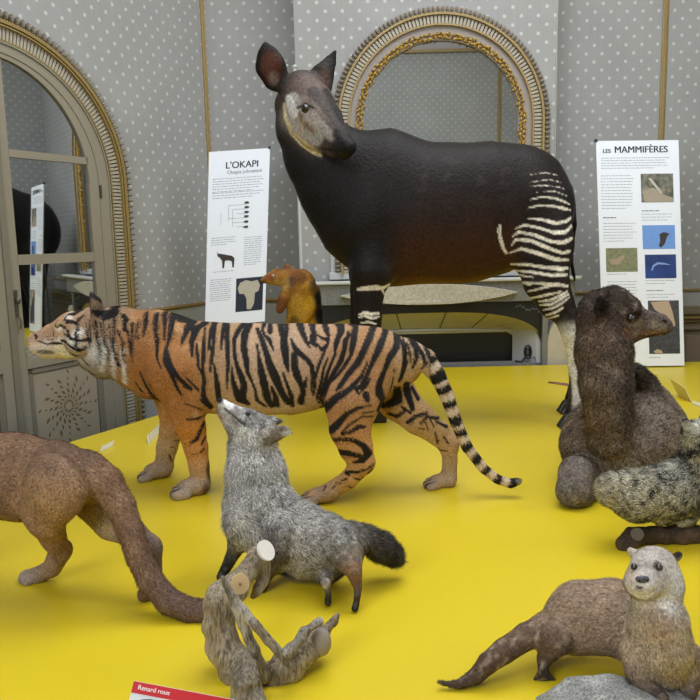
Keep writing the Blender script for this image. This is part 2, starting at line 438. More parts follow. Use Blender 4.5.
# left wall frame: u along the wall, v out of the wall, z up
LO = np.array([-1.51, 5.38, 0]); LD = np.array([.468, .884, 0]); LD /= np.linalg.norm(LD); LN = np.array([LD[1], -LD[0], 0])
def LW(u, v, z): return LO + LD * u + LN * v + np.array([0, 0, z])
def BW(x, v, z, y=YB): return np.array([x, y - v, z])
ucor = (YB - LO[1]) / LD[1]; CX = LO[0] + LD[0] * ucor
uend = -7.6; PE = LW(uend, 0, 0)
inn = (1.0, 3.0)
wall('wall_left', LW(uend, 0, 0)[:2], (CX, YB), FLOOR, CEIL, WP, inward=inn)
wall('wall_back', (CX - .1, YB), (XR, YB), FLOOR, CEIL, WP, inward=inn)
wall('wall_right', (XR, YB), (XR, YF), FLOOR, CEIL, WP, inward=inn)
wall('wall_front', (XR, YF), (-6.0, YF), FLOOR, CEIL, WP, inward=inn)
fl = MB().box((-6, YF - .1, FLOOR - .1), (XR + .1, YB + .1, FLOOR)).build('floor', mat('parquet', '#7c6a52', .5, noise=.2, nscale=4)); tag(fl, kind='structure')
ce = MB().box((-6, YF - .1, CEIL), (XR + .1, YB + .1, CEIL + .1)).build('ceiling', mat('ceiling_white', '#c9c8c4', .8)); tag(ce, kind='structure')
# chimney breast
BX0, BX1, BY = -.357, 1.572, 5.8
me = bpy.data.meshes.new('wall_chimney')
ZB = .50
vs = [(BX0, BY, ZB), (BX1, BY, ZB), (BX1, BY, CEIL), (BX0, BY, CEIL), (BX0, YB, ZB), (BX1, YB, ZB), (BX1, YB, CEIL), (BX0, YB, CEIL)]
me.from_pydata(vs, [], [(0, 1, 2, 3), (0, 3, 7, 4), (1, 5, 6, 2), (4, 7, 6, 5)])
uv = me.uv_layers.new(name='UVMap')
for p in me.polygons:
    for li in p.loop_indices:
        v = vs[me.loops[li].vertex_index]; uv.data[li].uv = (v[0] + v[1] - BY, v[2])
tag(link('wall_chimney', me, WP), kind='structure')
# thin white corner bead at the breast's left edge, cable conduit on the right one
tag(MB().tube([(BX0 - .004, BY - .004, FLOOR), (BX0 - .004, BY - .004, 2.23)], .013, 8).ball((BX0 - .004, BY - .004, 2.24), (.022, .022, .016)).ball((BX0 - .06, BY - .004, 2.25), (.01, .01, .01)).build('trim_5', M_WHITEP), kind='structure')
tag(MB().tube([(BX1 + .004, BY - .002, .8), (BX1 + .004, BY - .002, CEIL)], .006, 6).build('trim_6', M_DADO), kind='structure')
def strip(name, f, w=.022, z0=.5, z1=CEIL):
    mb = MB(); prof = [(-w, 0), (-w, .010), (-w * .55, .016), (-w * .3, .010), (w * .3, .010), (w * .55, .016), (w, .010), (w, 0)]
    mb.add([f(x, v, z0) for x, v in prof] + [f(x, v, z1) for x, v in prof], [(i, i + 1, 9 + i, 8 + i) for i in range(7)])
    return tag(mb.build(name, M_GOLD), kind='structure')
strip('trim_1', lambda x, v, z: BW(2.535 + x, v, z))
strip('trim_2', lambda x, v, z: LW(ucor - .04 + x, v, z))
# the opposite wall (seen in the mirror) has gilt strips, a cornice band and a dado as well
for i, x in enumerate((-2.0, .1, 2.62)): strip('trim_%d' % (20 + i), lambda u, v, z, x=x: np.array([x + u, YF + v, z]), w=.03)
tag(MB().box((-6, YF, 4.02), (XR, YF + .05, 4.07)).build('trim_24', M_GOLD), kind='structure')
tag(MB().box((-6, YF, 4.07), (XR, YF + .04, CEIL)).build('trim_25', mat('frieze', '#b3aeb0', .7)), kind='structure')
# dado rails and the panelled dado below
def dado(i, f, u0, u1, zr=.487, extra=True):
    mb = MB().box((u0, 0, zr - .014), (u1, .022, zr + .014), f).box((u0, 0, zr - .004), (u1, .030, zr + .006), f)
    tag(mb.build('trim_%d' % i, M_GOLD, bevel=.003), kind='structure')
    mb = MB().box((u0, 0, FLOOR), (u1, .012, zr - .014), f); tag(mb.build('trim_%d' % (i + 1), M_DADO), kind='structure')
dado(7, LW, -.02, ucor); dado(9, BW, CX, BX0 - .01); dado(11, BW, BX1 + .01, 2.66)
dado(13, lambda u, v, z: LW(u, v, z), uend, -2.25)
tag(MB().box((2.66, 0, .482), (XR, .03, .502), BW).build('trim_15', M_GOLD, bevel=.003), kind='structure')
mb = MB().box((2.66, 0, FLOOR), (XR, .06, .36), BW).box((2.66, 0, .30), (XR, .085, .325), BW).box((2.66, 0, .17), (XR, .08, .19), BW)
tag(mb.build('trim_16', mat('dado_brown', '#83775f', .6, noise=.06, nscale=5)), kind='structure')
mb = MB().box((2.66, .06, .262), (XR, .09, .282), BW).box((2.66, .06, .235), (XR, .078, .245), BW)
tag(mb.build('trim_17', M_GOLD), kind='structure')
tag(MB().box((2.78, .05, FLOOR), (3.9, .075, .12), BW).build('trim_18', mat('dado_panel', '#94816a', .6, noise=.08, nscale=4)), kind='structure')
tag(MB().box((2.66, 0, .36), (XR, .02, .48), BW).build('trim_19', M_DADO), kind='structure')

# ---- arched frames -------------------------------------------------------------
def arch_path(cx, z0, zb, a, b, n=64):
    """points (u, z, nu, nz, s) down the left side, over the arch and down the right one"""
    pts = []; k = max(2, int((z0 - zb) / .06))
    for i in range(k): pts.append((cx - a, zb + (z0 - zb) * i / k))
    for i in range(n + 1):
        th = math.pi * (1 - i / n); pts.append((cx + a * math.cos(th), z0 + b * math.sin(th)))
    for i in range(1, k + 1): pts.append((cx + a, z0 + (zb - z0) * i / k))
    return pts
def arch_band(mb, f, cx, z0, zb, o, i, v0, v1, n=64):
    """flat band between outer (a,b) and inner (a,b), raised from v0 to v1"""
    A = arch_path(cx, z0, zb, o[0], o[1], n); B = arch_path(cx, z0, zb, i[0], i[1], n); m = len(A); vs = []
    for (u, z), (u2, z2) in zip(A, B): vs += [f(u, v0, z), f(u, v1, z), f(u2, v1, z2), f(u2, v0, z2)]
    fs = []
    for k in range(m - 1):
        for q in range(3): fs.append((k * 4 + q, k * 4 + q + 1, (k + 1) * 4 + q + 1, (k + 1) * 4 + q))
    return mb.add(vs, fs)
def resample(pts, step):
    out = []; acc = 0; last = pts[0]
    for a, b in zip(pts[:-1], pts[1:]):
        L = math.hypot(b[0] - a[0], b[1] - a[1]); t = 0
        while acc + L - t >= step:
            t += step - acc; acc = 0; r = t / L; dx, dz = (b[0] - a[0]) / L, (b[1] - a[1]) / L
            out.append((a[0] + (b[0] - a[0]) * r, a[1] + (b[1] - a[1]) * r, dx, dz))
        acc += L - t
    return out
def arch_blocks(mb, f, cx, z0, zb, a, b, step, w, h, v0, v1, round_=False, alt=0., rnd=0.):
    """w along the path, h across it"""
    for j, (u, z, dx, dz) in enumerate(resample(arch_path(cx, z0, zb, a, b), step)):
        nx, nz = -dz, dx; off = alt * (1 if j % 2 else -1) + rnd * random.uniform(-1, 1); u += nx * off; z += nz * off
        if round_:
            c = f(u, (v0 + v1) / 2, z); ex = f(1, 0, 0) - f(0, 0, 0); ev = f(0, 1, 0) - f(0, 0, 0); ez = np.array([0, 0, 1.])
            r = random.uniform(-.6, .6) if rnd else 0; ca, sa = math.cos(r), math.sin(r)
            T = (dx * ex + dz * ez); Nn = (nx * ex + nz * ez)
            M = np.stack([T * ca + Nn * sa, -T * sa + Nn * ca, ev], 1)
            mb.ball(c, (w / 2, h / 2, (v1 - v0) / 2), 6, 4, M)
        else:
            q = lambda s, t, v: f(u + dx * s + nx * t, v, z + dz * s + nz * t)
            mb.box((-w / 2, -h / 2, v0), (w / 2, h / 2, v1), q)
    return mb
# ---- overmantel mirror ----------------------------------------------------------
def MF(x, v, z): return np.array([x, BY - v, z])
mx, mz, mb0 = .714, 1.82, .70
mir = empty('overmantel_mirror', (mx, BY, mb0), 'large arched wall mirror in a carved gilt and grey frame above the fireplace', 'mirror')
def mp(name, m, fn, **kw):
    mb = MB(); fn(mb); return mb.build(name, m, mir, **kw)
mp('backing', mat('frame_mauve', '#99908a', .6), lambda b: arch_band(b, MF, mx, mz, mb0, (.815, .815), (.575, .575), 0, .03))
mp('leaf_border', M_LEAF, lambda b: arch_blocks(b, MF, mx, mz, mb0, .792, .792, .034, .022, .05, .02, .06, True))
mp('outer_beading', M_GOLDL, lambda b: arch_band(b, MF, mx, mz, mb0, (.767, .767), (.750, .750), 0, .065))
mp('fluted_band', M_FLUTE, lambda b: arch_blocks(b, MF, mx, mz, mb0, .720, .720, .027, .018, .055, .028, .050))
mp('inner_beading', M_GOLDL, lambda b: arch_band(b, MF, mx, mz, mb0, (.691, .691), (.678, .678), 0, .055))
def garland(b):
    arch_blocks(b, MF, mx, mz, mb0, .607, .607, .019, .042, .020, .020, .055, True, .013, .007)
    arch_blocks(b, MF, mx, mz, mb0, .603, .603, .014, .022, .014, .03, .062, True, .016, .012)
mp('flower_garland', mat('gilt_garland', '#c2a050', .42, .25, noise=.45, nscale=120, bump=.3), garland)
def mglass(b):
    pts = [MF(u, .012, z) for u, z in arch_path(mx, mz, mb0 + .02, .577, .577)]; b.prism(pts, (0, .008, 0))
mp('mirror_glass', M_MIRROR, mglass)
tag(MB().box((mx - .86, 0, .665), (mx + .86, .045, .72), MF).box((mx - .83, 0, .72), (mx - .80, .02, 1.0), MF).box((mx + .80, 0, .72), (mx + .83, .02, 1.0), MF).build('trim_26', M_WHITEP, bevel=.004), kind='structure')
# white panels beside the frame above the mantel
tag(MB().box((BX0 + .225, 0, .70), (mx - .80, .015, 1.15), MF).build('trim_27', M_WHITEP), kind='structure')

# ---- fireplace -------------------------------------------------------------------
FY = 5.66
def FP(x, v, z): return np.array([x, FY - v, z])
fp = empty('fireplace', (.6, FY, FLOOR), 'grey granite fireplace with arched iron opening behind the platform', 'fireplace')
M_GRAN = mat('granite', '#5f5f5d', .45, noise=.0, nscale=140, col2='#8d8d8a', bump=.1)
M_MARB = mat('pale_marble', '#bdb5a2', .4, noise=.12, nscale=18, detail=6)
M_IRON = mat('black_iron', '#161617', .45)
mb = MB().box((-.50, -.02, .635), (1.74, .06, .66), FP); mb.build('mantel_shelf', M_WHITEP, fp, bevel=.008)
# slab with arched opening
xa, xb = -.30, 1.46
def slab():
    b = MB(); zt = .635
    b.box((-.47, -.01, .48), (1.70, .03, zt), FP)
    return b
slab().build('frieze', M_GRAN, fp, bevel=.004)
for x0_, x1_ in ((-.47, -.36), (1.46, 1.50)): MB().box((x0_, -.01, FLOOR), (x1_, .03, .47), FP).build('pilaster', M_GRAN, fp)
b = MB(); pts = []
for i in range(17): # pale rounded jamb stone at the right
    th = math.pi * i / 16; pts.append((1.60 - .10 * math.cos(th), .02, .16 + .17 * math.sin(th)))
pts = [(1.50, .0, FLOOR)] + pts + [(1.70, 0, FLOOR)]
b.prism([FP(x, .035, z) for x, _, z in pts], (0, .05, 0)); b.build('jamb', M_MARB, fp)
# carved pointed cartouche on the frieze
b = MB(); top = []; bot = []
for i in range(25):
    s = -1 + 2 * i / 24; xx = .60 + s * .66; a = abs(s)
    h = .072 * (1 - a ** 2.2) + .003; top.append(FP(xx, .03, .55 + h)); bot.append(FP(xx, .03, .55 - h * 1.05))
b.prism(top + bot[::-1], (0, -.035, 0)); b.box((.42, .03, .475), (.78, .07, .50), FP)
b.build('cartouche', mat('cartouche_stone', '#aca79c', .5, noise=0, nscale=60, col2='#c9c4b6', bump=.3), fp, bevel=.006)
# black iron arch plate
def zarch(x):
    s = (x - .58) / .90; s = max(-1, min(1, s)); return .155 + .250 * (1 - abs(s) ** 3.2) ** .5
b = MB(); n = 40; up = []; lo = []
for i in range(n + 1):
    x = -.32 + 1.80 * i / n; lo.append(FP(x, 0, zarch(x) if abs((x - .58) / .9) < 1 else .12)); up.append(FP(x, 0, .47))
b.prism(up + lo[::-1], (0, .03, 0)); b.build('iron_arch', M_IRON, fp)
tag_e = MB()
for i in range(9): # small raised scroll on the arch plate
    th = i * .7; tag_e.ball(FP(1.27 + .03 * i * .8, .004, .44 - .006 * i + .012 * math.sin(th * 2)), (.012, .004, .010), 6, 4)
tag_e.build('ornament', mat('iron_grey', '#4c4d4f', .5), fp)
# cream tiled hood curving back from the arch, white cheeks, dark hearth
M_CREAM = mat('cream_tile', '#c5bf98', .35, noise=.05, nscale=6)
b = MB(); vs = []; n = 30
for i in range(n + 1):
    x = -.30 + 1.76 * i / n; z1 = zarch(x)
    xx = .58 + (x - .58) * .80
    vs += [FP(x, -.02, z1 + .02), FP(x, -.03, z1), FP(xx, -.20, min(z1, .26) - .0), FP(xx, -.20, min(z1, .25) - .03)]
b.add(vs, [(4 * i + q, 4 * i + q + 1, 4 * i + q + 5, 4 * i + q + 4) for i in range(n) for q in range(3)])
b.build('hood', M_CREAM, fp)
for x in (.16, .36, .74, 1.06): MB().tube([FP(x, -.028, zarch(x)), FP(.58 + (x - .58) * .8, -.192, .262)], .003, 5).build('tile_joint', mat('joint_dark', '#2a2a28', .6), fp)
b = MB().tube([FP(-.12, -.19, .235), FP(.58, -.19, .250), FP(1.28, -.19, .235)], .011, 6); b.build('hood_rim', M_WHITEP, fp)
for s in (-1, 1):
    x1 = .58 + s * .88; x0 = .58 + s * .70
    b = MB(); b.prism([FP(x1, -.025, FLOOR), FP(x1, -.025, .16), FP(x1 - s * .04, -.04, .25), FP(x0, -.19, .24), FP(x0, -.19, FLOOR)], (s * .02, .02, 0)); b.build('cheek', mat('cheek_white', '#bfc2c6', .4, noise=.04), fp)
b = MB().box((-.15, -.23, FLOOR), (1.31, -.21, .26), FP); b.build('firebox', M_IRON, fp)
b = MB().box((-.47, -.14, FLOOR + .001), (1.62, -.02, .0), FP); b.build('hearth', M_GRAN, fp)
# black oval ornament with cable on the right cheek
vent = fp
b = MB()
for r in (.040, .022):
    b.tube([(1.37 + r * .62 * math.cos(t), 5.715, .08 + r * 1.25 * math.sin(t)) for t in np.linspace(0, 6.283, 17)], .008, 6, False)
b.build('fitting_ring', M_IRON, vent)
MB().tube([(1.355, 5.715, .04), (1.32, 5.70, .005), (1.27, 5.70, .012)], .009, 6).build('plug', M_IRON, vent)
MB().tube([(1.38, 5.70, .03), (1.42, 5.70, .04), (1.44, 5.70, -.02), (1.43, 5.70, -.08)], .003, 5).build('cable', M_IRON, vent)

# ---- mirrored double door in the left wall ------------------------------------------
du, dz, db = -1.10, 1.37, FLOOR
A = lambda r: (r, r * (.89 if r > .8 else .99))
b = MB(); arch_band(b, LW, du, dz, db, A(1.04), A(.835), 0, .03); tag(b.build('trim_30', M_TAUPE), kind='structure')
b = MB(); arch_blocks(b, LW, du, dz, db, *A(1.025), .038, .024, .06, .02, .07, True); tag(b.build('trim_31', M_LEAF), kind='structure')
b = MB(); arch_band(b, LW, du, dz, db, A(.985), A(.962), 0, .075); arch_band(b, LW, du, dz, db, A(.955), A(.945), 0, .07); arch_band(b, LW, du, dz, db, A(.868), A(.858), 0, .055); tag(b.build('trim_32', M_GOLD), kind='structure')
b = MB(); arch_blocks(b, LW, du, dz, db, *A(.908), .024, .016, .075, .032, .050); tag(b.build('trim_33', M_FLUTE), kind='structure')
b = MB(); arch_band(b, LW, du, dz, db, (.845, .76), (.755, .70), -.02, .05); arch_band(b, LW, du, dz, db, (.845, .76), (.835, .75), 0, .06); tag(b.build('trim_34', M_TAUPE), kind='structure')
for s in (1, -1):
    D = empty('door_%d' % (1 if s == 1 else 2), LW(du + s * .4, 0, FLOOR), None, None); tag(D, kind='structure')
    f = lambda u, v, z, s=s: LW(du + s * u, v + .04, z)
    # frame: stiles, rails, arched head
    b = MB(); v0, v1 = -.03, .004
    b.box((.02, v0, FLOOR + .01), (.085, v1, dz + .66), f).box((.675, v0, FLOOR + .01), (.755, v1, dz), f)
    for z0_, z1_ in ((1.488, 1.532), (.865, .925), (.24, .375), (FLOOR + .01, -.38)): b.box((.08, v0, z0_), (.68, v1, z1_), f)
    for i in range(24):
        t0, t1 = math.pi / 2 * i / 24, math.pi / 2 * (i + 1) / 24
        q = [(.76 * math.cos(t0), .705 * math.sin(t0)), (.76 * math.cos(t1), .705 * math.sin(t1)), (.68 * math.cos(t1), .675 * math.sin(t1)), (.68 * math.cos(t0), .675 * math.sin(t0))]
        q = [(max(u, .02), z) for u, z in q]
        b.prism([f(u, v1, dz + z) for u, z in q], f(0, v0, 0) - f(0, v1, 0))
    b.build('door_frame', M_TAUPE, D)
    b = MB().box((-.02, -.02, FLOOR + .01), (.022, .016, dz + .66), f) if s == 1 else None
    if b: b.build('meeting_bead', M_TAUPED, D)
    for nm, z0_, z1_ in (('pane', 1.53, None), ('pane', .925, 1.49), ('pane', .375, .865)):
        if z1_ is None:
            pts = [f(.085, -.012, z0_), f(.68, -.012, z0_)] + [f(max(.68 * math.cos(t), .085), -.012, dz + .675 * math.sin(t)) for t in np.linspace(.25, math.pi / 2 - .1, 14)]
        else: pts = [f(.085, -.012, z0_), f(.68, -.012, z0_), f(.68, -.012, z1_), f(.085, -.012, z1_)]
        MB().prism(pts, f(0, -.02, 0) - f(0, -.012, 0)).build(nm, M_MIRROR, D)
    b = MB().box((.13, -.02, -.36), (.63, -.012, .20), f); b.build('lower_panel', mat('panel_tan', '#a19683', .6, noise=.06, nscale=5), D)
    b = MB()
    for a_, c_ in (((.085, -.36), (.125, .235)), ((.635, -.36), (.675, .235)), ((.085, .205), (.675, .235))):
        b.box((a_[0], -.02, a_[1]), (c_[0], -.004, c_[1]), f)
    b.build('panel_moulding', M_TAUPED, D)
    # stencilled gold rosette on the lower panel
    b = MB(); cc = (.385, -.05)
    for k in range(16):
        th = 2 * math.pi * k / 16
        for r, w_ in ((.035, .014), (.065, .018), (.10, .024), (.14, .02), (.18, .026 if k % 2 else .014), (.225, .02)):
            if r > .2 and k % 2: continue
            dth = .09 if int(r * 100) % 2 else -.05
            u, z = cc[0] + r * math.cos(th + dth), cc[1] + r * math.sin(th + dth)
            dx, dz_ = math.cos(th + .5), math.sin(th + .5)
            b.prism([f(u + dx * w_, -.0115, z + dz_ * w_), f(u - dz_ * w_ * .4, -.0115, z + dx * w_ * .4), f(u - dx * w_, -.0115, z - dz_ * w_), f(u + dz_ * w_ * .4, -.0115, z - dx * w_ * .4)], f(0, -.002, 0) - f(0, 0, 0))
    b.build('rosette', mat('stencil_gold', '#6f5c38', .6), D)
    if s == 1:
        b = MB().ball(f(.042, .03, .66), (.016, .016, .022)).tube([f(.042, 0, .66), f(.042, .03, .66)], .008).box((.028, .004, .56), (.056, .010, .72), f).tube([f(.042, .02, .56), f(.05, .03, .53), f(.045, .025, .49)], .006)
        b.build('door_handle', mat('steel_old', '#77736a', .35, .8), D)
    b = MB()
    for z_ in (1.32, .45): b.tube([f(.762, .012, z_ - .04), f(.762, .012, z_ + .04)], .009, 8)
    b.build('hinge', mat('hinge_dark', '#3a362f', .5), D)

# ---- yellow display platform ------------------------------------------------------------
def tY(name, col):
    t = NT(name); tc = t.n('ShaderNodeTexCoord'); nz = t.n('ShaderNodeTexNoise', i_Vector=tc.outputs['Object'], i_Scale=1.3, i_Detail=4.)
    t.set(Base_Color=t.mix(nz.outputs['Fac'], l4(col), tuple(lin(col) * .93) + (1,)), Roughness=.34); t.b.inputs['Specular IOR Level'].default_value = .4
    n2 = t.n('ShaderNodeTexNoise', i_Vector=tc.outputs['Object'], i_Scale=2.5, i_Detail=2.); t.bump(n2.outputs['Fac'], .05, .02); return t.m
pl = empty('display_platform', (.8, 3, FLOOR), 'broad bright yellow display platform carrying all the mounted animals', 'platform')
edge = [(-2.35, 1.0), (-2.25, 1.95), (-1.95, 2.69)] + [tuple(G(77, 440)[:2])] + [tuple(G(120, 427)[:2]), tuple(G(165, 413)[:2]), (-1.03, 4.6), (-1.12, 5.1), (-1.15, 5.56), (2.80, 5.56), (2.80, 4.0), (3.6, 3.4), (3.6, 1.0)]
MB().prism([(x, y, 0) for x, y in edge][::-1], (0, 0, -.05)).build('top', tY('yellow_sheet', '#d6bd24'), pl)
ins = [(x + (.06 if x < 0 else -.06), y - (.06 if y > 3.9 and x > 2 or y > 5 else -.06 if y < 1.2 else 0), -.05) for x, y in edge]
MB().prism(ins[::-1], (0, 0, FLOOR + .05)).build('skirt', mat('skirt_grey', '#8a8a86', .7), pl)
# low glass barrier between platform and door
gb = empty('glass_barrier', (-1.6, 4, FLOOR), 'low clear glass barrier standing between the yellow platform and the mirrored door', 'barrier')
tg = NT('barrier_glass'); tg.set(Base_Color=(.93, .97, .95, 1), Roughness=.05, IOR=1.1); tg.b.inputs['Transmission Weight'].default_value = 1.
gp = LW(-.35, .32, 0)
pA, pB = PL(-70, 434, gp, LN), PL(173, 389, gp, LN)
MB().prism([(pA[0], pA[1], FLOOR), (pB[0], pB[1], FLOOR), pB, pA], LN * .006).build('glass_sheet', tg.m, gb)
# ================================================================== tiger
def px_pts(lst, Y0):
    """(px, py, radius px, dY) -> [(point, radius m)]"""
    out = []
    for t in lst:
        Y = Y0 + (t[3] if len(t) > 3 else 0); out.append((P(t[0], t[1], Y), t[2] * Y / F))
    return out
TY = 2.88
def ty(px):  # the tiger stands slightly turned: its rear is nearer
    return 2.93 - (px - 190) * .00062
tg_ = empty('tiger', tuple(G(270, 490)), 'striped orange tiger walking to the left across the middle of the yellow platform', 'tiger')
TB = Body(.0058)
def tp(lst, dy=0): return [(P(a[0], a[1], ty(a[0]) + dy + (a[3] if len(a) > 3 else 0)), a[2] * (ty(a[0]) + dy) / F) for a in lst]
OR, ORL, ORD, CRM, GREY = '#a07a52', '#b2957a', '#94683c', '#d3c4ae', '#8d8378'
# trunk
TB.chain(tp([(150, 352, 36), (178, 361, 40), (215, 369, 42), (255, 370, 42), (300, 368, 41), (340, 363, 36), (372, 360, 32), (398, 362, 26)]), q=.72,
         cols=[ORD, ORD, OR, ORL, ORL, ORL, OR, ORL], L=.009, tag='trunk', k=.05, lay=.18)
TB.chain(tp([(160, 330, 18), (185, 335, 13), (240, 338, 14), (300, 339, 14), (350, 341, 15), (385, 347, 14)]), q=.9, c='#a38060', L=.009, k=.03, lay=.2)
# belly fringe
TB.chain(tp([(205, 396, 14), (245, 401, 12), (290, 402, 12), (318, 394, 13)]), q=1.2, c='#c4ad78', L=.018, k=.03, lay=.4)
# neck and ruff
TB.chain(tp([(165, 348, 34), (140, 343, 32), (118, 336, 29), (98, 333, 25)]), q=.8, cols=[ORD, '#ad7c4f', '#9d8670', '#a8998a'], L=.016, flow=-1, k=.04, lay=.25)
TB.chain(tp([(118, 354, 22), (106, 356, 21), (95, 352, 19)]), q=1.0, c='#a59a8e', c2='#c9c2b8', L=.028, flow=-1, k=.03, lay=.45)
TB.chain(tp([(150, 378, 22), (132, 368, 20), (118, 358, 16)]), q=.8, c='#b58a58', L=.016, flow=-1, k=.03, lay=.3)
# head
TB.chain(tp([(94, 331, 24), (76, 334, 23)]), q=.9, c='#ab7f58', c2='#b08a64', L=.010, flow=-1, k=.02, lay=.2)
TB.chain(tp([(72, 329, 15), (53, 334.5, 11), (36, 341, 8)]), q=1.0, c='#b08a6a', L=.006, flow=-1, k=.02, lay=.15)
TB.chain(tp([(62, 344, 14), (46, 347, 10), (37, 347, 7.5)]), q=1.35, c='#c9b8a4', L=.007, flow=-1, k=.012, lay=.2)
TB.chain(tp([(80, 348, 12), (60, 351.5, 7), (45, 353.5, 5)]), q=1.5, c='#d8cfc0', c2='#e2dccb', L=.010, flow=-1, k=.012, lay=.3)
TB.ball(P(79, 342, ty(79) - .075), 14 * .0039, c='#c8b39a', L=.016, k=.02, flow=-1)
TB.ball(P(72, 323, ty(79) - .045), 7 * .0039, c='#a07a58', L=.006, k=.02)
# nose, ears
TB.ball(P(30, 340, ty(30)), 3.8 * .0039, q=1.3, c='#8d6a62', L=.002, k=.01)
for s in (-1, 1):
    dy = s * .075
    TB.chain([(P(98, 318, ty(93) + dy), .040), (P(96, 305, ty(93) + dy * 1.15), .034), (P(92, 296, ty(93) + dy * 1.2), .017)], q=.45, lat=(1, .35 * s, 0), c='#8c755e', c2='#3b332d', L=.010, k=.012, lay=.3)
    TB.cap(P(90, 306, ty(93) + dy * 1.1), P(87, 299, ty(93) + dy * 1.15), .020, .012, sub=True, k=.006, q=.5, lat=(1, .35 * s, 0))
# legs: near front / far front / near hind / far hind
def leg(lst, cols, q=.8, **kw): TB.chain(lst, q=q, cols=cols, **kw)
GAPS = []
nf = G(190, 496)[1] + .03; ff = G(155, 479)[1] + .03
leg([(P(172, 372, 2.83), 27 * .0038), (P(184, 402, nf), 19.5 * .0038), (P(191, 428, nf), 15 * .0038), (P(196, 448, nf), 12.2 * .0038), (P(199, 466, nf), 10.6 * .0038), (P(201, 482, nf), 10 * .0038)],
    [ORD, ORD, '#b0712f', '#b88049', '#b58d66', '#a89684'], L=.012, k=.035, lay=.15)
TB.chain([(P(200, 485, nf + .005), 10.2 * .0038), (P(187, 488, nf - .015), 9.4 * .0038)], q=1.25, c='#a79382', L=.008, k=.015)
for i, dx in enumerate((-.050, -.018, .015, .045)):
    p0 = P(186, 491, nf - .01) + np.array([-.005 + .004 * i, -dx, 0]); GAPS.append(p0 + np.array([-.034 + abs(dx) * .3, -.024, .002])) if i < 3 else 0; TB.chain([(p0, .023), (p0 + np.array([-.046 + abs(dx) * .4, -.012, -.002]), .022)], c='#a2968a', L=.004, k=.004)
leg([(P(172, 385, 3.02), 24 * .004), (P(174, 410, ff), 16 * .004), (P(172, 428, ff), 12.5 * .004), (P(167, 447, ff), 11 * .004), (P(164, 464, ff), 9.6 * .004)],
    [ORD, '#a9753f', '#a98454', '#b0946e', '#9a8060'], L=.012, k=.03, lay=.15)
TB.chain([(P(164, 468, ff), 9.8 * .004), (P(152, 472, ff - .01), 9 * .004)], q=1.25, c='#a08c78', L=.008, k=.015)
for i, dx in enumerate((-.045, -.015, .015, .045)):
    p0 = P(151, 474.5, ff - .01) + np.array([0, -dx, 0]); GAPS.append(p0 + np.array([-.034 + abs(dx) * .3, -.024, .002])) if i < 3 else 0; TB.chain([(p0, .019), (p0 + np.array([-.042 + abs(dx) * .4, -.010, -.004]), .018)], c='#9d8f80', L=.004, k=.004)
nh = 2.70
leg([(P(366, 366, 2.76), 36 * .0036), (P(352, 402, nh + .01), 28 * .0036), (P(350, 428, nh), 21 * .0036), (P(356, 448, nh), 17.5 * .0036), (P(362, 462, nh), 12.5 * .0036)],
    [OR, OR, '#b88656', '#ba8c60', '#b28a60'], L=.012, k=.04, lay=.15, q=.7)
leg([(P(364, 462, nh), 11 * .0036), (P(348, 480, nh), 9.8 * .0036), (P(330, 491, nh), 9.2 * .0036)], ['#b48a5c', '#b88d58', '#a88a6c'], L=.010, k=.02, lay=.15)
TB.chain([(P(330, 493, nh), 8.6 * .0036), (P(315, 496, nh), 8.4 * .0036)], q=1.25, c='#9d8168', L=.008, k=.015)
for i, dx in enumerate((-.042, -.014, .014, .042)):
    p0 = P(314, 497, nh) + np.array([0, -dx, 0]); GAPS.append(p0 + np.array([-.034 + abs(dx) * .3, -.024, .002])) if i < 3 else 0; TB.chain([(p0, .019), (p0 + np.array([-.042 + abs(dx) * .4, -.010, -.004]), .018)], c='#8d7664', L=.004, k=.004)
fh = 2.86
leg([(P(385, 375, 2.90), 26 * .0038), (P(398, 400, fh + .02), 21 * .0038), (P(418, 418, fh), 17 * .0038), (P(438, 433, fh), 13 * .0038), (P(448, 443, fh), 11 * .0038)],
    ['#a58256', '#a9845a', '#ab8a60', '#b08e64', '#b08e68'], L=.012, k=.03, lay=.15)
leg([(P(449, 443, fh), 9.6 * .0038), (P(450, 460, fh), 7.8 * .0038), (P(449, 474, fh), 8.4 * .0038)], ['#b08e68', '#a68a68', '#a08a6e'], L=.009, k=.02, lay=.15)
TB.chain([(P(449, 480, fh), 8 * .0038), (P(436, 482, fh), 7.8 * .0038)], q=1.2, c='#a58e76', L=.007, k=.015)
for i, dx in enumerate((-.038, -.012, .014, .038)):
    p0 = P(435, 483, fh) + np.array([0, -dx, 0]); GAPS.append(p0 + np.array([-.034 + abs(dx) * .3, -.024, .002])) if i < 3 else 0; TB.chain([(p0, .018), (p0 + np.array([-.038 + abs(dx) * .4, -.010, -.004]), .017)], c='#9a8570', L=.004, k=.004)
# tail
tl = [(408, 352, 14), (425, 360, 11.5), (437, 375, 8.6), (447, 396, 7.4), (456, 422, 6.4), (467, 447, 5.8), (483, 468, 5.2), (497, 479, 5.0), (510, 483.5, 5.0), (517, 481.5, 4.4)]
TB.chain(tp(tl, -.02), c='#b79c7c', L=.013, k=.012, lay=.2)
